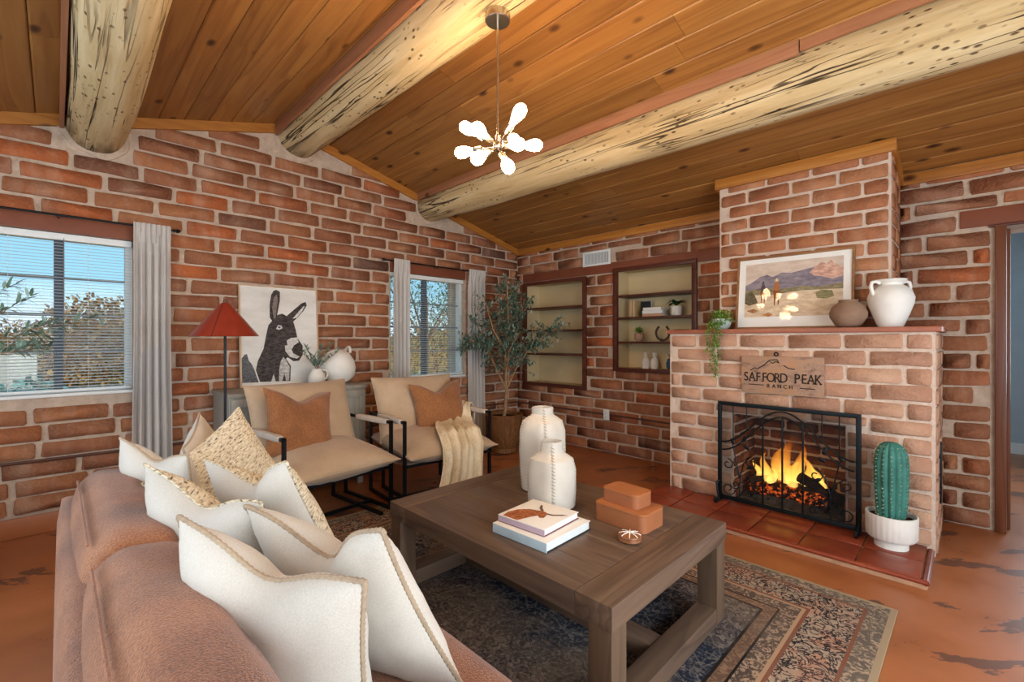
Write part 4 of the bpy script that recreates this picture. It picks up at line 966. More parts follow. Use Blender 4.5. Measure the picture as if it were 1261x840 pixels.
for (vx, ln) in ((-0.055, 0.20), (-0.02, 0.36), (0.0, 0.40), (0.02, 0.30), (0.04, 0.16)):
    for k in range(int(ln * 420)):
        f = random.random(); z = 0.03 - ln * f
        p = Vector((vx + 0.012 * math.sin(f * 9 + vx * 90) + random.gauss(0, .008), -0.125 - random.uniform(0, 0.018), z)); leafcard(fm, p, rdir(-1, 0.2) + Vector((0, -0.6, 0)), (0, 0, 1), random.uniform(0.012, 0.024), 0.010)
    for k in range(30): f = random.random(); leafcard(fm, (vx + random.gauss(0, .008), -0.05 - 0.08 * f, 0.06 - 0.03 * f), rdir(), (0, 0, 1), 0.02, 0.01)
f_ = fm.build('foliage', 'green', hp_); f_['kind'] = 'stuff'
for (vx, ln) in ((-0.055, 0.20), (0.0, 0.40), (0.02, 0.30)): MB().tube([(vx, 0, 0.09), (vx, -0.08, 0.07), (vx, -0.125, 0.02), (vx, -0.13, -ln)], 0.0018, 5).build('vine', 'green', hp_)
# sign
sg = thing('ranch_sign', 'rustic carved plaque lettered SAFFORD PEAK RANCH above the fire', 'sign', (3.425, FY - 0.02, 0.895))
def sign_mat():
    t = NT('weathered_plaque', 0.8, 0.2); n = t.noise(t.pos((1, 1, 2)), 9, 6, 0.65, 0.5); r = t.noise(t.pos(), 30, 3)
    c = t.ramp(n, [(0.3, '7E6052'), (0.48, 'A88872'), (0.6, 'B08460'), (0.75, '9A8C96')]); t.col(c); t.bump(n, 0.8, 0.01); return t.m
MB().cbox(-0.262, 0.262, -0.010, 0.008, 0, 0.272, .003).build('plaque', sign_mat(), sg)
M['letter'] = plain('burnt_letters', '2A2422', 0.8, 0.2)
def text(body, size, loc, parent, sx=1.0, depth=0.002):
    cu = bpy.data.curves.new('lettering', 'FONT'); cu.body = body; cu.size = size; cu.extrude = depth; cu.align_x = 'CENTER'; cu.space_character = 1.02
    to = bpy.data.objects.new('tmp', cu); COL.objects.link(to); bpy.context.view_layer.update()
    me = bpy.data.meshes.new_from_object(to.evaluated_get(bpy.context.evaluated_depsgraph_get())); bpy.data.objects.remove(to)
    me.materials.clear(); me.materials.append(M['letter']); o = link('lettering', me, parent, loc, (PI / 2, 0, 0), (sx, 1, 1)); return o
def letters(body, x0, pitch, h, z, wide, serif):
    for i, chv in enumerate(body):
        if chv == ' ': continue
        text(chv, h, (x0 + pitch * i, -0.0122, z), sg, wide)
        if serif:
            feet = {'A': (-.015, .015), 'F': (-.012,), 'R': (-.013, .014), 'D': (-.014,), 'P': (-.012,), 'K': (-.014, .014)}.get(chv, ())
            for fx in feet: MB().box(x0 + pitch * i + fx - .006, x0 + pitch * i + fx + .006, -0.0142, -0.010, z - 0.001, z + 0.005).build('serif', 'letter', sg, False)
letters('SAFFORD PEAK', -0.228, 0.0415, 0.095, 0.088, 0.74, True)
for (a, b, z) in ((-0.245, 0.245, 0.0), ):
    pass
letters('RANCH', -0.078, 0.036, 0.038, 0.046, 0.9, False)
for (pa) in ([(-0.20, 0.165), (-0.17, 0.185), (-0.15, 0.18), (-0.11, 0.205), (-0.07, 0.245), (-0.02, 0.25), (-0.01, 0.225)], [(-0.07, 0.235), (-0.05, 0.222), (-0.03, 0.236), (-0.012, 0.226)], [(0.02, 0.21), (0.05, 0.19), (0.09, 0.185)], [(-0.21, 0.062), (-0.11, 0.062)], [(0.12, 0.055), (0.21, 0.055)]):
    MB().tube([(x, -0.011, z) for x, z in pa], 0.0032, 6).build('engraved_line', 'letter', sg)
MB().tube([(-0.03 + 0.013 * math.cos(a), -0.002, 0.288 + 0.013 * math.sin(a)) for a in [2 * PI * k / 16 for k in range(17)]], 0.004, 6).build('hanging_ring', 'iron', sg)
# cactus
ca = thing('potted_cactus', 'tall ribbed cactus in a white fluted footed pot on the hearth', 'cactus', (4.045, -0.935, 0.0525))
MB().lathe([(0.082, 0), (0.082, 0.035), (0.074, 0.045), (0.108, 0.052), (0.122, 0.07), (0.125, 0.195), (0.118, 0.198), (0.113, 0.19), (0.112, 0.165), (0.001, 0.165)], 168, None, lambda th, z: 1 + (0.016 * abs(math.cos(14 * th)) if 0.05 < z < 0.19 else 0)).build('pot', 'pot_white', ca)
MB().lathe([(0.111, 0.16), (0.111, 0.170), (0.001, 0.172)], 24).build('soil', 'soil', ca)
cprof = [(0.062, 0.165), (0.07, 0.22), (0.076, 0.32), (0.079, 0.42), (0.079, 0.50), (0.072, 0.56), (0.055, 0.60), (0.028, 0.62), (0.002, 0.622)]
NR = 13; rib = lambda th, z: 1 + 0.13 * (abs(math.cos(NR * th / 2)) - 0.55)
MB().lathe(cprof, 13 * 8, None, rib).build('stem', 'cactus', ca)
sp = MB()
for k in range(NR):
    th = 2 * PI * k / NR
    for z in [0.19 + 0.024 * q for q in range(18)]:
        r = next((a[0] + (b[0] - a[0]) * (z - a[1]) / (b[1] - a[1]) for a, b in zip(cprof[:-1], cprof[1:]) if a[1] <= z <= b[1]), 0.03) * 1.06
        c = Vector((r * math.cos(th), r * math.sin(th), z))
        for q in range(4):
            d = (Vector((math.cos(th), math.sin(th), 0)) + rdir() * 0.8).normalized() * 0.014; sp.add([c, c + Vector((-math.sin(th), math.cos(th), 0)) * 0.0015 - Vector((0, 0, .0015)), c + d], [(0, 1, 2)])
s_ = sp.build('spines', 'spine', ca, False, fix=False); s_['kind'] = 'stuff'

# ------------------------------------------------------------------ rug
RW, RH = 2.95, 2.45
rug = MB().cbox(-RW / 2, RW / 2, -RH / 2, RH / 2, 0.0, 0.012, .004).build('area_rug', rug_mat(RW, RH), loc=(4.125 - RW / 2, -1.645 - RH / 2, 0.0005), rot=(0, 0, R(-0.6)))
tag(rug, 'distressed dark blue rug with beige patterned borders under the coffee table', 'rug')
FLZ = 0.0125
# ------------------------------------------------------------------ coffee table
TX0, TX1, TY0, TY1, TZ = 2.245, 3.585, -3.245, -2.295, 0.45
tc = Vector(((TX0 + TX1) / 2, (TY0 + TY1) / 2, FLZ))
tb = thing('coffee_table', 'large square-edged coffee table in weathered brown oak on the rug', 'table', tc)
BW = 0.145; TH = 0.082
def tp(mb, n, m): return part(mb, n, m, tb, tc)
tp(MB().cbox(TX0, TX0 + BW, TY0, TY1, TZ - TH, TZ, .003), 'end_board', 'table_y'); tp(MB().cbox(TX1 - BW, TX1, TY0, TY1, TZ - TH, TZ, .003), 'end_board', 'table_y')
nb = 5; bw = (TY1 - TY0) / nb
for k in range(nb): tp(MB().cbox(TX0 + BW + .001, TX1 - BW - .001, TY0 + k * bw + (.0006 if k else 0), TY0 + (k + 1) * bw - (.0006 if k < nb - 1 else 0), TZ - (TH if k in (0, nb - 1) else 0.04), TZ - .0005, .0015), 'top_board', 'table')
LG = 0.09
for x in (TX0 + 0.005, TX1 - LG - 0.005):
    for y in (TY0 + 0.005, TY1 - LG - 0.005): tp(MB().cbox(x, x + LG, y, y + LG, FLZ, TZ - TH, .003), 'leg', 'table_z')
    tp(MB().cbox(x, x + LG, TY0 + LG + .006, TY1 - LG - .006, FLZ, FLZ + 0.075, .003), 'floor_rail', 'table_y')
tp(MB().cbox(TX0 + LG + .006, TX1 - LG - .006, (TY0 + TY1) / 2 - 0.045, (TY0 + TY1) / 2 + 0.045, FLZ, FLZ + 0.07, .003), 'stretcher', 'table')
# vases with stitched seams
def stitched_vase(loc, prof, rz, label):
    t = thing('leather_vase', label, 'vase', loc, rz)
    def sq(th, z):
        k = 3.4; c, s_ = abs(math.cos(th)), abs(math.sin(th)); f = (c ** k + s_ ** k) ** (-1 / k)
        return f if z < prof[-6][1] else 1 + (f - 1) * 0.75
    MB().lathe(prof, 64, None, sq).build('body', 'vase_leather', t)
    outer = [p for p in prof[1:-3]]
    for q in range(4):
        th = PI / 4 + q * PI / 2; mb = MB(); ridge = []
        dense = []
        for (r0, z0), (r1, z1) in zip(outer[:-1], outer[1:]):
            n = max(1, int(math.hypot(r1 - r0, z1 - z0) / 0.004))
            for i in range(n): dense.append((r0 + (r1 - r0) * i / n, z0 + (z1 - z0) * i / n))
        for r, z in dense: rr = r * sq(th, z) + 0.0012; ridge.append((rr * math.cos(th), rr * math.sin(th), z))
        mb.tube(ridge, 0.0022, 6)
        mb.build('seam', 'vase_leather', t)
        st = MB(); e = Vector((-math.sin(th), math.cos(th), 0))
        for i in range(2, len(ridge) - 2, 4):
            p = Vector(ridge[i]); st.tube([p + e * 0.009 - Vector((0, 0, .004)), p + Vector((math.cos(th), math.sin(th), 0)) * 0.003, p - e * 0.009 + Vector((0, 0, .004))], 0.0017, 5)
        st.build('stitching', 'stitch', t)
stitched_vase((2.685, -2.545, TZ), [(0.08, 0), (0.098, 0.008), (0.106, 0.10), (0.110, 0.22), (0.108, 0.33), (0.094, 0.385), (0.060, 0.412), (0.050, 0.425), (0.052, 0.462), (0.046, 0.462), (0.042, 0.42), (0.001, 0.40)], 0.06, 'tall white leather vase with stitched seams, behind the shorter one')
stitched_vase((2.895, -2.715, TZ), [(0.08, 0), (0.098, 0.008), (0.102, 0.08), (0.102, 0.19), (0.090, 0.245), (0.058, 0.27), (0.048, 0.285), (0.048, 0.332), (0.042, 0.332), (0.038, 0.285), (0.001, 0.27)], -0.02, 'short white leather vase with stitched seams, beside the stacked books')
# books on the table
def big_book(loc, rz, w, d, h, cover, label, spine):
    t = thing('book', label, 'book', loc, rz)
    MB().cbox(-w / 2, w / 2, -d / 2, d / 2, 0, 0.0035, .001).build('back_cover', cover, t); MB().cbox(-w / 2, w / 2, -d / 2, d / 2, h - 0.0035, h, .001).build('front_cover', 'paper', t)
    MB().cbox(-w / 2, w / 2, -d / 2, -d / 2 + 0.004, 0, h, .001).build('spine', spine, t); MB().box(-w / 2 + .006, w / 2 - .005, -d / 2 + .004, d / 2 - .005, 0.0035, h - 0.0035).build('pages', 'page', t, False)
    return t
big_book((3.048, -2.965, TZ), R(2), 0.30, 0.31, 0.040, 'ink', 'large white book with black back cover lying under a smaller book', plain('pale_spine', 'B8CCD6', 0.5))
b2 = big_book((3.025, -2.960, TZ + 0.040), R(4), 0.255, 0.255, 0.030, plain('maroon_board', '7A3A3A', 0.5), 'smaller book with a brown longhorn on its white cover, on top', plain('mauve_spine', 'B9A6B4', 0.5))
ch_m = grad('longhorn_hide', '7E3E22', 'B8764A', 50)
def cov(pts, z, mat, name):
    mb = MB(); mb.add([((u - 0.5) * 0.255, (0.5 - v) * 0.255, z) for u, v in pts], [tuple(range(len(pts)))]); mb.build(name, mat, b2, False, fix=False)
cov([(.10, .98), (.06, .80), (.12, .60), (.26, .46), (.40, .42), (.50, .38), (.60, .40), (.66, .48), (.70, .62), (.64, .66), (.56, .60), (.50, .72), (.42, .98)], 0.0304, ch_m, 'longhorn_print')
cov([(.48, .40), (.36, .30), (.30, .16), (.34, .17), (.42, .28), (.52, .37)], 0.0306, plain('horn_print', '6A4A36', 0.6), 'horn_print'); cov([(.62, .42), (.74, .40), (.86, .30), (.96, .26), (.88, .35), (.76, .45), (.64, .47)], 0.0306, 'horn_print' in M and M['horn_print'] or plain('horn_print_b', '6A4A36', 0.6), 'horn_print')
# boxes
def lbox(loc, rz, w, d, h, label):
    t = thing('leather_box', label, 'box', loc, rz)
    def slab(r, z0, z1, ins):
        pts = []
        for (cx, cy, a0) in ((w / 2 - r, d / 2 - r, 0), (-w / 2 + r, d / 2 - r, PI / 2), (-w / 2 + r, -d / 2 + r, PI), (w / 2 - r, -d / 2 + r, 1.5 * PI)):
            for k in range(7): a = a0 + PI / 2 * k / 6; pts.append((cx + (r - ins) * math.cos(a), cy + (r - ins) * math.sin(a)))
        return pts
    MB().prism(slab(0.03, 0, 0, 0.0), 2, 0.0, h * 0.88).build('base', 'rosewood_box', t)
    lid = MB(); lid.prism(slab(0.03, 0, 0, -0.0012), 2, h * 0.90, h - 0.002); lid.prism(slab(0.03, 0, 0, 0.003), 2, h * 0.86, h); lid.build('lid', plain('tan_leather_lid', 'AC6C42', 0.45), t)
lbox((3.262, -2.600, TZ), R(-2), 0.262, 0.185, 0.082, 'larger tan leather box at the bottom of its stack')
lbox((3.243, -2.585, TZ + 0.0822), R(-5), 0.195, 0.135, 0.062, 'smaller tan leather box stacked on the larger one')
tr_ = thing('trinket_dish', 'small round wooden trinket with cream inlay stripes', 'trinket', (3.372, -2.778, TZ))
MB().lathe([(0.040, 0), (0.048, 0.006), (0.046, 0.018), (0.048, 0.021), (0.046, 0.027), (0.030, 0.033), (0.001, 0.035)], 28).build('body', plain('amber_wood', '8A5430', 0.4, 0.4, 0, 0.3, 60), tr_)
for k in range(4):
    a = 0.5 + k * PI / 4; pt = [(0.045 * f * math.cos(a), 0.045 * f * math.sin(a), 0.0355 - 0.008 * abs(f) ** 2.5) for f in [-1, -.6, -.2, .2, .6, 1]]; MB().tube(pt, 0.0026, 5).build('inlay', 'paper', tr_)

# ------------------------------------------------------------------ pillows
def orient(phi, lean, roll):
    w = Vector((math.cos(phi), math.sin(phi), 0)); n = Vector((math.sin(phi), -math.cos(phi), 0)); up = Vector((0, 0, 1))
    m = Matrix((w, up, n)).transposed().to_4x4()
    return m @ Matrix.Rotation(-lean, 4, 'X') @ Matrix.Rotation(roll, 4, 'Z')
def pillow_fn(w, h, T, chop, seed, ears=0.10):
    def outline(u, v):
        x = w / 2 * u * (1 - ears * (1 - v * v) * u * u); y = h / 2 * v * (1 - ears * (1 - u * u) * v * v)
        if chop: y -= chop * math.exp(-(u / 0.42) ** 2) * max(0.0, (v + 0.2) / 1.2) ** 2
        return x, y
    def f(u, v, sg):
        x, y = outline(u, v)
        t = T * max(0.0, 1 - abs(u) ** 2.6) ** 0.55 * max(0.0, 1 - abs(v) ** 2.6) ** 0.55
        if chop: t *= 1 - 0.35 * math.exp(-(u / 0.22) ** 2) * max(0.0, v) 
        wr = 0.006 * mnoise.noise(Vector((u * 3 + seed, v * 3, sg * 2))) + 0.004 * mnoise.noise(Vector((u * 7 + seed, v * 7, sg * 5)))
        return (x, y, sg * (t + wr * min(1, t / (0.3 * T))))
    return outline, f
def pillow(name, mats, center, w, h, T, phi, lean, roll, label=None, cat='pillow', chop=0.0, seed=0.0, edge=None, parent=None, n=22, group=None, ears=0.10):
    outline, f = pillow_fn(w, h, T, chop, seed, ears); mb = MB()
    vs_ = []; idx = {}
    for sg in (1, -1):
        for i in range(n + 1):
            for j in range(n + 1):
                u, v = math.sin((2 * i / n - 1) * PI / 2), math.sin((2 * j / n - 1) * PI / 2)
                bd = i in (0, n) or j in (0, n)
                if sg == -1 and bd: idx[(sg, i, j)] = idx[(1, i, j)]; continue
                idx[(sg, i, j)] = len(vs_); p = f(u, v, sg); vs_.append((p[0], p[1], 0.0 if bd else p[2]))
    fs_ = []
    for sg in (1, -1):
        for i in range(n):
            for j in range(n):
                q = [idx[(sg, i, j)], idx[(sg, i + 1, j)], idx[(sg, i + 1, j + 1)], idx[(sg, i, j + 1)]]; fs_.append(tuple(q if sg == 1 else q[::-1]))
    me = bpy.data.meshes.new(name); me.from_pydata(vs_, [], fs_); me.update(); me.shade_smooth()
    me.materials.append(M[mats[0]]); me.materials.append(M[mats[-1]])
    for k, p in enumerate(me.polygons): p.material_index = 0 if k < n * n else 1
    o = bpy.data.objects.new(name, me); COL.objects.link(o)
    o.matrix_local = Matrix.Translation(center) @ orient(phi, lean, roll)
    if parent: o.parent = parent
    if label: tag(o, label, cat, group)
    if edge:
        pts = []; K = 70
        for sd in range(4):
            for k in range(K):
                s_ = -1 + 2 * k / K; u, v = [(s_, -1), (1, s_), (-s_, 1), (-1, -s_)][sd]; x, y = outline(u, v); pts.append((x, y, 0))
        pts.append(pts[0]); e = MB(); e.tube(pts, [edge[1] * (1.0 if i % 2 else 0.72) for i in range(len(pts))], 7); e.build('stitched_edge' if edge[0] == 'stitch' else 'seam', edge[0], o)
    return o

# ------------------------------------------------------------------ sofa
SX0, SX1 = 1.90, 3.90; SB, SFR = -4.475, -3.66
so = thing('sofa', 'rust brown boucle sofa seen from behind its back, piled with pillows', 'sofa', ((SX0 + SX1) / 2, (SB + SFR) / 2, 0.0125)); sof = Vector(((SX0 + SX1) / 2, (SB + SFR) / 2, 0))
def sp_(half, r, c, name, bulge=(0, 0, 0), n=10, rot=None, na=0.0):
    m = Matrix.Translation(Vector(c) - sof) @ (rot if rot else Matrix()); return MB().softbox(half, r, bulge, n, m, na, c[0]).build(name, 'sofa', so)
sp_((1.0, 0.385, 0.11), 0.03, (2.90, -4.075, 0.20), 'base')
sp_((0.995, 0.055, 0.30), 0.03, (2.90, SB + 0.06, 0.38), 'back_frame', (0, 0.01, 0))
for x in (SX0 + 0.09, SX1 - 0.10): sp_((0.095, 0.37, 0.20), 0.07, (x, -4.09, 0.365 + (0.0)), 'arm', (0.015, 0.015, 0.03), 12)
for k in (0, 1):
    sp_((0.405, 0.31, 0.085), 0.05, (2.49 + 0.815 * k, -3.985, 0.375), 'seat_cushion', (0.005, 0.01, 0.02), 12)
    tilt = Matrix.Rotation(R(-6), 4, 'X')
    bc = sp_((0.47, 0.105, 0.225), 0.075, (2.395 + 0.945 * k + (0.0 if k else 0.03), -4.335, 0.545), 'back_cushion', (0.006, 0.02, 0.015), 14, tilt, 0.004)
    seam = MB(); pts = []
    for q in range(41): f = q / 40; pts.append(Vector((2.395 + 0.945 * k + (0.0 if k else 0.03) + (f - 0.5) * 0.74, -4.335 - 0.082, 0.755)) - sof)
    seam.tube(pts, 0.0035, 6); seam.build('piping', 'sofa', so)
for x in (SX0 + 0.1, SX1 - 0.1):
    for y in (SB + 0.08, SFR - 0.08): MB().lathe([(0.018, 0.0 if y > -4 else -0.0125), (0.026, 0.10)], 14, Matrix.Translation(Vector((x, y, 0.0)) - sof)).build('foot', 'niche_wood', so)
ED = ('stitch', 0.0065); ED2 = ('woven', 0.005)
pillow('throw_pillow', ['white_cloth'], (3.31, -3.965, 0.668), 0.50, 0.50, 0.08, R(196), R(26), R(-6), 'white pillow with tan whipstitched edge in front of its twin by the arm', chop=0.10, seed=1, edge=ED)
pillow('throw_pillow', ['white_cloth'], (3.36, -4.15, 0.645), 0.50, 0.50, 0.085, R(202), R(12), R(5), 'white whipstitched pillow leaning on the sofa back nearest the sofa arm', chop=0.05, seed=2, edge=ED)
pillow('throw_pillow', ['woven', 'white_cloth'], (2.77, -3.96, 0.69), 0.49, 0.49, 0.08, R(196), R(24), R(-8), 'white-backed woven pillow standing in front of the dipped woven pillow', chop=0.07, seed=3, edge=ED2)
pillow('throw_pillow', ['woven', 'white_cloth'], (2.83, -4.14, 0.66), 0.50, 0.50, 0.09, R(200), R(16), R(5), 'flecked woven pillow with white back, dipped in the middle of its top', chop=0.06, seed=4, edge=ED2)
pillow('throw_pillow', ['woven', 'white_cloth'], (2.24, -3.96, 0.675), 0.50, 0.50, 0.085, R(120), R(18), R(24), 'flecked woven pillow facing the room at the lamp end of the sofa', seed=5, edge=ED2)
pillow('throw_pillow', ['white_cloth'], (2.23, -4.18, 0.665), 0.46, 0.48, 0.08, R(198), R(12), R(2), 'white whipstitched pillow against the sofa back near the curtain', chop=0.04, seed=6, edge=('stitch', 0.005))
pillow('throw_pillow', ['white_cloth'], (2.02, -4.0, 0.69), 0.44, 0.46, 0.07, R(160), R(14), R(10), 'white whipstitched pillow tucked in the far sofa corner behind woven pillow', seed=7, edge=('stitch', 0.005))

# ------------------------------------------------------------------ armchairs
def sq(mb, a, b, t=0.011):
    a, b = Vector(a), Vector(b); lo = [min(a[i], b[i]) - t for i in range(3)]; hi = [max(a[i], b[i]) + t for i in range(3)]
    mb.box(lo[0], hi[0], lo[1], hi[1], lo[2], hi[2])
def armchair(loc, rz, label, W=0.395):
    t = thing('armchair', label, 'armchair', loc, rz); AH = 0.655; xf, xr = 0.32, -0.30
    for s in (-1, 1):
        f = MB(); y = s * W; sq(f, (xf, y, 0.011), (xf, y, AH)); sq(f, (xr, y, 0.011), (xr, y, AH)); sq(f, (xr, y, AH), (xf, y, AH)); sq(f, (xr, y, 0.011), (xf, y, 0.011)); f.build('side_frame', 'black', t, False)
        MB().softbox((0.20, 0.024, 0.020), 0.012, (0, 0, 0.003), 6, Matrix.Translation((xf - 0.245, y, AH))).build('arm_pad', 'pad', t)
        b = MB(); sq(b, (xf + 0.03, s * (W - 0.11), 0.011), (xr, s * (W - 0.11), 0.011)); sq(b, (xr, s * (W - 0.11), 0.011), (xr, s * (W - 0.11), 0.30)); b.build('base_runner', 'black', t, False)
    c = MB(); sq(c, (xf, -W, 0.325), (xf, W, 0.325)); c.build('front_rail', 'black', t, False)
    c = MB(); sq(c, (xr, -W, 0.30), (xr, W, 0.30)); sq(c, (xr, -W, AH), (xr, W, AH)); c.build('rear_rail', 'black', t, False)
    c = MB(); sq(c, (0.06, -W, 0.011), (0.06, W, 0.011)); c.build('cross_bar', 'black', t, False)
    sl = MB(); sl.grid(lambda u, v: (xf - u * (xf - xr), (v - 0.5) * 2 * (W - 0.02), 0.335 - 0.02 * math.sin(PI * u) - 0.02 * u), 8, 4, 0.006); sl.build('seat_sling', 'linen', t)
    pillow('seat_cushion', ['linen'], (0.045, 0, 0.425), 0.80, 0.78, 0.12, R(90), R(86), 0, parent=t, seed=loc[1] * 3, edge=('linen', 0.004), ears=0.05)
    pillow('back_cushion', ['linen'], (-0.215, 0, 0.685), 0.78, 0.56, 0.115, R(90), R(20), 0, parent=t, seed=loc[1] * 5, edge=('linen', 0.004), ears=0.05)
    return t
A1 = (1.03, -3.12, 0.0125); A2 = (1.12, -2.215, 0.0125)
armchair(A1, R(6), 'beige cushioned black-framed armchair in front of the donkey picture')
armchair(A2, R(-5), 'beige cushioned black-framed armchair with a knitted throw over its arm')
def rel(A, rz, p): return Vector(A) + Euler((0, 0, rz)).to_matrix() @ Vector(p)
pillow('throw_pillow', ['suede'], rel(A1, R(6), (-0.035, -0.12, 0.685)), 0.50, 0.48, 0.085, R(90 + 10), R(20), R(-9), 'brown suede pillow on the armchair in front of the donkey picture', chop=0.07, seed=11, edge=('suede', 0.003))
pillow('throw_pillow', ['suede'], rel(A2, R(-5), (-0.035, 0.12, 0.685)), 0.50, 0.46, 0.08, R(90 - 8), R(18), R(3), 'brown suede pillow on the armchair with the knitted throw', chop=0.08, seed=12, edge=('suede', 0.003))
# knitted throw: over the far arm, across the seat and down the front
def throw():
    path = [(-0.16, 0.455, 0.40), (-0.14, 0.45, 0.60), (-0.10, 0.40, 0.69), (-0.05, 0.33, 0.66), (0.02, 0.25, 0.58), (0.12, 0.17, 0.55), (0.24, 0.10, 0.54), (0.36, 0.06, 0.525), (0.445, 0.04, 0.44), (0.46, 0.03, 0.34), (0.47, 0.01, 0.22), (0.49, -0.02, 0.10), (0.50, -0.03, 0.04)]
    P_ = [rel(A2, R(-5), p) for p in path]
    wdir = [Vector((1, 0, 0))] * 3 + [Vector((0.9, 0.3, 0)), Vector((0.7, 0.7, 0)), Vector((0.4, 0.95, 0))] + [Vector((0.06, 1, 0))] * 7
    wid = [0.24, 0.26, 0.25, 0.24, 0.27, 0.32, 0.37, 0.40, 0.39, 0.38, 0.40, 0.44, 0.45]; n = len(P_) - 1
    def fn(u, v):
        s_ = u * n; i = min(int(s_), n - 1); f = s_ - i; f = f * f * (3 - 2 * f)
        p = P_[i].lerp(P_[i + 1], f); w = wdir[i].lerp(wdir[i + 1], f).normalized(); ww = wid[i] + (wid[i + 1] - wid[i]) * f
        d = (P_[i + 1] - P_[i]).normalized(); nn = d.cross(w).normalized(); nn = nn if nn.x + nn.z > 0 else -nn
        fk = 0.35 + 0.65 * max(0.0, min(1.0, (u - 0.3) / 0.25)); fold = fk * 0.024 * abs(math.sin(v * 4.2 * PI + 0.5 * math.sin(u * 5))) + fk * 0.010 * math.sin(v * 11 * PI + u * 3) + 0.006 * mnoise.noise(Vector((u * 9, v * 9, 2)))
        return p + w * (v - 0.5) * ww + nn * (fold + 0.012)
    mb = MB(); mb.grid(fn, 64, 52, 0.010); return mb.build('knitted_throw', 'knit')
tag(throw(), 'cream knitted throw blanket draped over armchair arm and seat', 'blanket')

# ------------------------------------------------------------------ console, donkey print, vessels, lamp
cn = thing('console_cabinet', 'grey washed wooden sideboard behind the armchairs against brick wall', 'cabinet', (0.285, -3.03, 0)); CT = 0.885
def cp(mb, n, m, p=None): return mb.build(n, m, p or cn)
cp(MB().cbox(-0.255, 0.245, -0.55, 0.55, CT - 0.03, CT, .003), 'top', 'console')
cp(MB().cbox(-0.25, 0.225, -0.54, 0.54, 0.10, CT - 0.03, .003), 'body', 'console')
for k in range(2):
    d_ = cp(MB().cbox(0.226, 0.240, -0.53 + k * 0.535, -0.005 + k * 0.535, 0.12, CT - 0.045, .003), 'door', 'console')
    fr = MB(); y0_, y1_ = -0.53 + k * 0.535, -0.005 + k * 0.535
    for (a, b, c, d) in ((y0_, y0_ + .06, .12, CT - .045), (y1_ - .06, y1_, .12, CT - .045), (y0_, y1_, .12, .18), (y0_, y1_, CT - .105, CT - .045)): fr.cbox(0.240, 0.250, a, b, c, d, .002)
    cp(fr, 'door_frame', 'console', d_)
    cp(MB().ball((0.262, (y1_ - 0.03) if k == 0 else (y0_ + 0.03), 0.5), 0.012, 10, 8), 'knob', 'black', d_)
for x in (-0.22, 0.2):
    for y in (-0.5, 0.5): cp(MB().cbox(x - .02, x + .02, y - .02, y + .02, 0, 0.10, .003), 'leg', 'console')
dw, dh = 0.655, 0.875
dp = picture('framed_print', 'framed black and white donkey print leaning against the brick wall', (0.088, -3.062, CT), R(90), R(4.0), dw, dh, 0.012, 'pale_frame')
def DD(L):
    out = []
    for x, y in L:
        tp_ = 65 + (x - 60) * 0.068; bt_ = 768 - (x - 60) * 0.03; out.append(((x - 60) / 514, (y - tp_) / (bt_ - tp_)))
    return [(0.02 + u * 0.96, 0.015 + v * 0.97) for u, v in out]
fur = grad('print_fur', '2A2626', '5A5250', 26); fur2 = grad('print_muzzle', 'B8B4B0', 'E0DEDA', 30); pb = grad('print_backdrop', 'CFCBC4', 'E4E2DC', 3)
flatpoly([(.02, .02), (.98, .02), (.98, .98), (.02, .98)], 0.0045, dw, dh, pb, dp, 'print_backdrop')
flatpoly(DD([(62, 745), (62, 575), (80, 550), (95, 545), (105, 590), (125, 620), (140, 660), (165, 745)]), 0.0050, dw, dh, grad('print_tree', '3A3A3A', '77777A', 60), dp, 'print_tree')
flatpoly(DD([(262, 318), (245, 290), (246, 200), (258, 130), (275, 100), (295, 94), (318, 108), (316, 170), (302, 240), (292, 290), (300, 310)]), 0.0054, dw, dh, fur, dp, 'print_ear')
flatpoly(DD([(272, 300), (262, 220), (275, 150), (295, 125), (302, 170), (290, 240), (284, 295)]), 0.0066, dw, dh, grad('print_inner_ear', '6E625C', '8E847C', 30), dp, 'print_ear')
flatpoly(DD([(355, 285), (410, 238), (465, 192), (498, 180), (506, 205), (480, 245), (440, 290), (400, 325)]), 0.0054, dw, dh, fur, dp, 'print_ear')
flatpoly(DD([(400, 300), (440, 255), (480, 212), (492, 210), (465, 255), (430, 295)]), 0.0066, dw, dh, fur2, dp, 'print_ear')
flatpoly(DD([(265, 310), (300, 272), (330, 264), (372, 288), (405, 320), (420, 375), (432, 440), (468, 495), (466, 560), (440, 600), (400, 604), (360, 575), (348, 585), (380, 635), (374, 742), (172, 742), (148, 660), (160, 600), (200, 510), (222, 400), (235, 345)]), 0.0058, dw, dh, fur, dp, 'print_donkey')
flatpoly(DD([(356, 455), (385, 438), (430, 434), (440, 470), (405, 492), (388, 520), (400, 548), (445, 572), (425, 586), (375, 572), (345, 530), (342, 492), (360, 488)]), 0.0062, dw, dh, fur2, dp, 'print_muzzle')
flatpoly(DD([(285, 372), (300, 345), (322, 348), (330, 368), (305, 380)]), 0.0062, dw, dh, fur2, dp, 'print_eye_ring')
flatpoly(DD([(296, 362), (306, 354), (318, 360), (308, 368)]), 0.0066, dw, dh, fur, dp, 'print_eye')
flatpoly(DD([(330, 572), (345, 590), (372, 640), (366, 738), (345, 740), (335, 690), (318, 742), (296, 742), (300, 660), (312, 600)]), 0.0062, dw, dh, grad('print_chest', '8A8480', 'CFCBC6', 24), dp, 'print_chest')
flatpoly(DD([(245, 742), (262, 690), (275, 742)]), 0.0062, dw, dh, fur2, dp, 'print_chest')
pj = thing('pitcher_vase', 'small white pitcher holding olive sprigs in front of the donkey print', 'vase', (0.33, -2.855, CT))
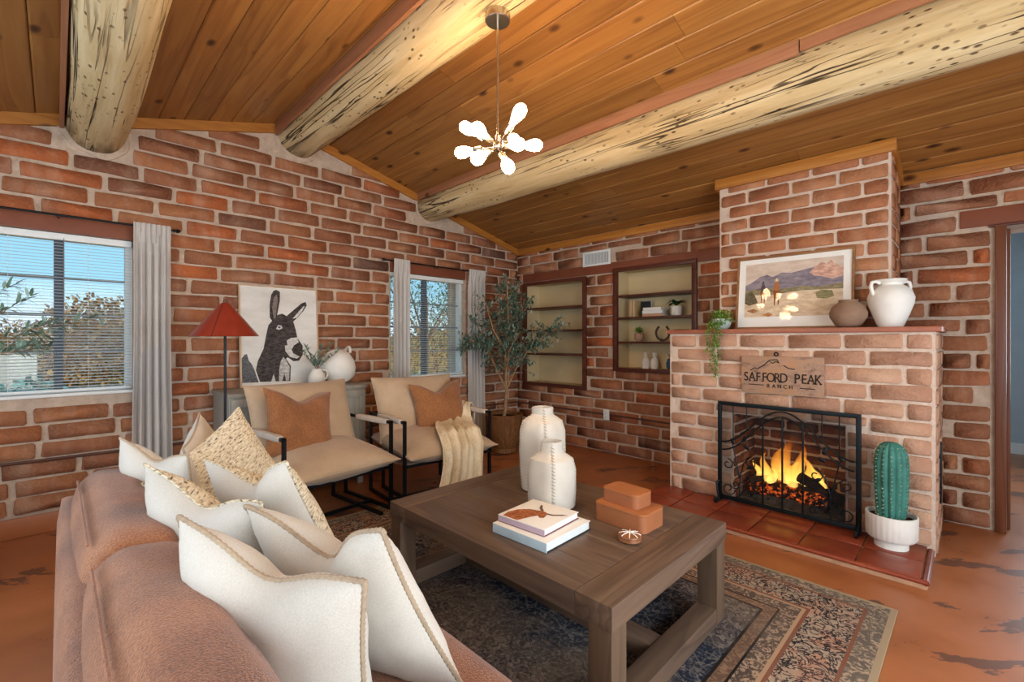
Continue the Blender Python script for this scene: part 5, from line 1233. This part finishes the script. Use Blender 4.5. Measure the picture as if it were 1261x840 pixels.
MB().lathe([(0.045, 0), (0.062, 0.015), (0.072, 0.055), (0.066, 0.095), (0.048, 0.122), (0.04, 0.135), (0.048, 0.15), (0.042, 0.15), (0.034, 0.13), (0.001, 0.12)], 28).build('body', 'pot_white', pj)
MB().tube([(0, 0.045, 0.138), (0.0, 0.085, 0.13), (0.0, 0.098, 0.10), (0.0, 0.088, 0.065), (0, 0.068, 0.05)], 0.008, 8).build('handle', 'pot_white', pj)
sm = MB(); lm = MB()
for (dx, dy, dz) in ((0.05, -0.14, 0.16), (0.0, -0.09, 0.20), (0.04, 0.02, 0.20), (0.02, 0.12, 0.22), (0.06, 0.17, 0.17), (0.08, -0.05, 0.12)):
    pth = [Vector((dx * f, dy * f ** 1.3, 0.13 + dz * f)) for f in [k / 8 for k in range(9)]]; sm.tube(pth, 0.002, 5)
    for p in pth[2:]:
        for q in range(5): leafcard(lm, p, rdir(-0.2, 1) + Vector((dx, dy, dz)) * 3, (0, 0, 1), random.uniform(0.035, 0.06), 0.013)
sm.build('stems', 'twig', pj); f_ = lm.build('foliage', 'olive', pj); f_['kind'] = 'stuff'
ve = thing('ceramic_vessel', 'large white tilted vessel with slot handles beside the pitcher', 'vessel', (0.24, -2.625, CT))
vm = Matrix.Translation((0, 0, 0.155)) @ Matrix.Rotation(R(22), 4, 'X')
MB().lathe([(0.07, -0.155), (0.11, -0.13), (0.145, -0.06), (0.155, 0.01), (0.14, 0.08), (0.10, 0.125), (0.068, 0.145), (0.06, 0.148), (0.05, 0.13), (0.001, 0.11)], 36, vm, lambda th, z: 1 + 0.02 * math.sin(3 * th + z * 8)).build('body', 'pot_white', ve)
for s in (-1, 1):
    MB().tube([vm @ Vector((0.05 * math.cos(a) + 0.02, s * (0.125 + 0.03 * math.sin(a)), 0.085 + 0.045 * math.sin(a))) for a in [PI * k / 10 for k in range(11)]], 0.013, 8).build('handle', 'pot_white', ve)
lp = thing('floor_lamp', 'black floor lamp with a conical red metal shade', 'lamp', (0.78, -3.655, 0.0))
MB().lathe([(0.13, 0), (0.13, 0.012), (0.02, 0.02), (0.008, 0.024)], 32).build('base', 'black', lp)
MB().tube([(0, 0, 0.02), (0, 0, 1.50)], 0.008, 10).build('pole', 'black', lp)
sh = MB(); sh.lathe([(0.206, 1.312), (0.035, 1.528), (0.018, 1.540), (0.004, 1.542), (0.004, 1.536), (0.032, 1.522), (0.202, 1.312)], 48); sh.f = [f for f in sh.f if len(f) == 4]; shade = sh.build('shade', 'red_shade', lp)
MB().tube([(0.206 * math.cos(-0.6), 0.206 * math.sin(-0.6), 1.314), (0.037 * math.cos(-0.6), 0.037 * math.sin(-0.6), 1.53)], 0.002, 5).build('seam', 'niche_wood', shade)
MB().lathe([(0.012, 1.538), (0.012, 1.556), (0.002, 1.56)], 14).build('cap', 'niche_wood', lp)
MB().ball((0, 0, 1.42), (0.028, 0.028, 0.04), 12, 10).build('bulb', emit('lamp_bulb', 'FFD0A0', 6.0), lp)

# ------------------------------------------------------------------ olive tree in a basket
ot = thing('potted_olive_tree', 'slender olive tree in a dark wicker basket in the room corner', 'potted tree', (0.585, -0.82, 0.0))
MB().lathe([(0.135, 0.0), (0.15, 0.01), (0.15, 0.055), (0.142, 0.06), (0.165, 0.10), (0.20, 0.25), (0.215, 0.40), (0.222, 0.43), (0.212, 0.44), (0.20, 0.43), (0.195, 0.40), (0.001, 0.39)], 90, None, lambda th, z: 1 + (0.012 * math.cos(45 * th) if 0.06 < z < 0.42 else 0)).build('basket', 'basket', ot)
MB().lathe([(0.192, 0.385), (0.192, 0.398), (0.001, 0.402)], 24).build('soil', 'soil', ot)
RT = Vector((S2, S2, 0)); FW = Vector((-S2, S2, 0))
tw_ = MB(); lv = MB()
trunk = [(0.0, 0, 0.39), (0.02, 0, 0.50), (0.03, 0, 0.70), (0.02, 0, 1.0), (0.03, 0, 1.30), (0.05, 0, 1.62), (0.06, 0, 1.95)]
def cv(p): return RT * p[0] + FW * p[1] + Vector((0, 0, p[2]))
MB().tube([cv(p) for p in trunk], [0.022, 0.02, 0.017, 0.014, 0.011, 0.008, 0.004], 8).build('trunk', 'twig', ot)
limbs = [[(0.025, 0, 0.72), (-0.10, 0.02, 0.98), (-0.22, 0.04, 1.25), (-0.33, 0.02, 1.50)], [(0.025, 0, 0.70), (0.14, -0.03, 0.95), (0.27, -0.06, 1.15), (0.36, -0.1, 1.30)], [(0.02, 0, 1.15), (-0.12, -0.08, 1.40), (-0.2, -0.12, 1.70)], [(0.03, 0, 1.25), (0.18, 0.04, 1.50), (0.24, 0.02, 1.75)], [(0.04, 0, 1.4), (0.05, -0.14, 1.65), (0.04, -0.2, 1.9)], [(0.025, 0, 0.9), (0.06, -0.12, 1.15), (0.16, -0.25, 1.35)], [(-0.20, 0.03, 1.2), (-0.36, -0.05, 1.28), (-0.42, -0.1, 1.15)], [(0.27, -0.06, 1.15), (0.48, -0.12, 1.36), (0.58, -0.14, 1.40)]]
for L in limbs: MB().tube([cv(p) for p in L], [0.011, 0.008, 0.005] + [0.003] * (len(L) - 3), 6).build('limb', 'twig', ot)
tips = []
for L in limbs + [trunk[3:]]:
    for a, b in zip(L[1:-1] if len(L) > 3 else L[:-1], L[2:] if len(L) > 3 else L[1:]):
        for k in range(7): f = k / 6; tips.append(Vector(a).lerp(Vector(b), f))
for tpnt in tips:
    for q in range(4):
        d = rdir(-0.5, 0.8); l = random.uniform(0.08, 0.20); tw_.tube([cv(tpnt), cv(tpnt + d * l)], 0.0014, 4)
        for k in range(13):
            p = tpnt + d * l * random.uniform(0.25, 1.05); leafcard(lv, cv(p), rdir() + d, (0, 0, 1), random.uniform(0.035, 0.06), 0.016)
tw_.build('twigs', 'twig', ot); f_ = lv.build('foliage', 'olive_dark', ot); f_['kind'] = 'stuff'
# second olive tree: only a branch of it reaches into view by the wide window
o2 = thing('potted_olive_tree', 'olive tree reaching a leafy branch across the wide window', 'potted tree', (0.80, -5.12, 0.0))
MB().lathe([(0.15, 0.0), (0.17, 0.02), (0.21, 0.40), (0.20, 0.42), (0.19, 0.40), (0.001, 0.39)], 40).build('planter', 'pot_white', o2)
MB().tube([(0, 0, 0.39), (0.02, 0.03, 0.8), (0.0, 0.05, 1.2), (0.0, 0.1, 1.6)], [0.022, 0.018, 0.012, 0.006], 8).build('trunk', 'twig', o2)
br = [[(0, 0.04, 1.0), (-0.02, 0.25, 1.22), (-0.03, 0.50, 1.33), (-0.04, 0.70, 1.385)], [(0, 0.05, 1.15), (-0.02, 0.25, 1.42), (-0.03, 0.40, 1.52)], [(0, 0.03, 0.95), (0, 0.28, 1.14), (0.0, 0.46, 1.22), (0, 0.56, 1.235)], [(0, 0.06, 1.1), (0.0, 0.3, 1.30), (0, 0.46, 1.44)], [(0, 0.03, 1.0), (0.02, 0.25, 1.26), (0.02, 0.50, 1.30)]]
lv = MB()
for L in br:
    MB().tube(L, [0.007, 0.005, 0.003, 0.002][:len(L)], 6).build('limb', 'twig', o2)
    for a, b in zip(L[:-1], L[1:]):
        for k in range(26):
            p = Vector(a).lerp(Vector(b), (k + random.random()) / 16)
            for q in range(2):
                d = (rdir() * 0.9 + (Vector(b) - Vector(a)).normalized() * 0.9); leafcard(lv, p, d, (0, 0, 1), random.uniform(0.05, 0.08), 0.017)
f_ = lv.build('foliage', 'olive', o2); f_['kind'] = 'stuff'

# ------------------------------------------------------------------ chandelier
cpos = Vector((2.68, -2.885, 2.271)); ctop = 2.965
cd = thing('chandelier', 'sputnik chandelier with nine glowing bulbs on a thin nickel rod', 'chandelier', cpos)
MB().lathe([(0.060, 0), (0.064, 0.004), (0.064, 0.05), (0.001, 0.05)], 36, Matrix.Translation((0, 0, ctop - cpos.z - 0.062)) ).build('canopy', 'chrome', cd)
MB().tube([(0, 0, 0.02), (0, 0, ctop - cpos.z - 0.04)], 0.0055, 10).build('rod', 'chrome', cd)
hubm = MB(); hubm.ball((0, 0, 0), (0.028, 0.028, 0.028), 20, 14); hubm.lathe([(0.012, 0.02), (0.012, 0.055), (0.006, 0.06)], 14); hubm.build('hub', 'chrome', cd)
aims = [(570, 155, .07), (592, 162, -.17), (634, 147, -.12), (568, 188, .10), (587, 196, -.16), (627, 208, -.15), (637, 178, -.17), (657, 179, .08), (632, 172, .17)]
for (ax, ay, c) in aims:
    d = (at(ax, ay, D=2.317 + c) - cpos).normalized(); q = d.to_track_quat('Z', 'Y').to_matrix().to_4x4()
    arm = MB().tube([d * 0.02, d * 0.09], 0.005, 8).build('arm', 'chrome', cd)
    MB().lathe([(0.008, 0.085), (0.017, 0.09), (0.017, 0.135), (0.014, 0.14)], 18, q).build('socket', 'chrome', arm)
    MB().lathe([(0.012, 0.138), (0.014, 0.15), (0.026, 0.185), (0.031, 0.21), (0.028, 0.235), (0.015, 0.25), (0.001, 0.254)], 20, q).build('bulb', 'bulb', arm)

# ------------------------------------------------------------------ outside
gr = MB().box(-90, -0.36, -70, 90, -0.6, -0.25).build('ground_outside', 'ground', smooth=False); struct(gr)
hl = MB(); hl.grid(lambda u, v: (-70 - 12 * v, -70 + 160 * u, -0.3 + 4.5 * math.sin(PI * min(1, v * 1.0)) * (0.7 + 0.6 * mnoise.noise(Vector((u * 9, v * 2, 3))))), 60, 8, 0.3); struct(hl.build('hill_outside', 'far_hill'))
def shrub(p, r, h, mat, label, n=420, cat='shrub', leaf=0.35, group=None):
    t = thing('desert_shrub', label, cat, (p[0], p[1], -0.25), group=group); mb = MB()
    for k in range(n):
        d = rdir(-0.1, 1); q = Vector((d.x * r, d.y * r, 0.15 * h + d.z * h * 0.85)) * random.uniform(0.55, 1.0); leafcard(mb, q, d + rdir() * 0.9, (0, 0, 1), leaf * random.uniform(0.6, 1.3), leaf * 0.5)
    f_ = mb.build('foliage', mat, t); f_['kind'] = 'stuff'
    MB().tube([(0, 0, 0), (0.05 * r, 0, h * 0.5)], [0.05 * r + .02, 0.02 * r + .01], 6).build('stem', 'twig', t)
def beyond(px, py_, X): 
    p = at(px, py_, X=X); return (p.x, p.y)
shrub(beyond(112, 400, -16), 1.7, 3.0, 'brush', 'tall tawny brush standing beyond the middle of the wide window', 3600, leaf=0.2)
shrub(beyond(150, 400, -22), 2.4, 3.4, 'brush', 'tawny brush at the curtain side of the wide window', 3600, leaf=0.2)
shrub(beyond(75, 400, -30), 2.8, 2.6, 'brush', 'low tawny brush behind the window mullion', 3000, leaf=0.22)
shrub(beyond(15, 400, -40), 3.6, 2.8, 'brush', 'low tawny brush behind the olive branch', 3000, leaf=0.22)
shrub(beyond(36, 455, -9), 0.7, 0.7, 'agave', 'round blue-green shrub on the dry ground outside', 300, leaf=0.2)
shrub(beyond(130, 470, -4.0), 0.75, 0.6, 'outdoor_leaf', 'grey-green shrub just outside the wide window', 420, leaf=0.12)
def tree_out(p, label, h, r, n):
    t = thing('garden_tree', label, 'tree', (p[0], p[1], -0.25)); MB().tube([(0, 0, 0), (0.05, 0.05, h * 0.4), (0, 0.1, h * 0.75)], [0.10, 0.07, 0.03], 8).build('trunk', 'twig', t)
    mb = MB()
    for k in range(7):
        a = k * 0.9; c = Vector((math.cos(a) * r * 0.6, math.sin(a) * r * 0.6, h * (0.55 + 0.4 * random.random()))); MB().tube([(0.03, 0.05, h * 0.45), c], [0.03, 0.01], 6).build('branch', 'twig', t)
        for q in range(n // 7): d = rdir(); leafcard(mb, c + d * r * 0.55 * random.uniform(0.2, 1), rdir(), (0, 0, 1), random.uniform(0.06, 0.12), 0.035)
    f_ = mb.build('foliage', 'outdoor_leaf', t); f_['kind'] = 'stuff'
tree_out(beyond(520, 400, -4.0), 'leafy green tree growing outside the curtained window', 3.3, 1.5, 2600)
tree_out(beyond(560, 400, -7.5), 'second leafy tree farther behind the curtained window', 3.6, 1.8, 2200)
shrub(beyond(535, 430, -12), 2.5, 2.2, 'brush', 'tawny brush behind the trees of the curtained window', 2000, leaf=0.15)
shrub(beyond(515, 455, -3.0), 0.7, 0.9, 'outdoor_leaf', 'dark shrub low outside the curtained window', 400, leaf=0.1)
pw_ = at(46, 437, X=-11.0); pz_ = at(46, 447, X=-11.0)
cw = MB().cbox(-11.2, -11.0, pw_.y - 7, pw_.y, -0.25, pw_.z, .03).build('garden_wall', plain('dusty_white_wall', 'C8C4BA', 0.8)); tag(cw, 'low white garden wall far outside the wide window', 'wall')
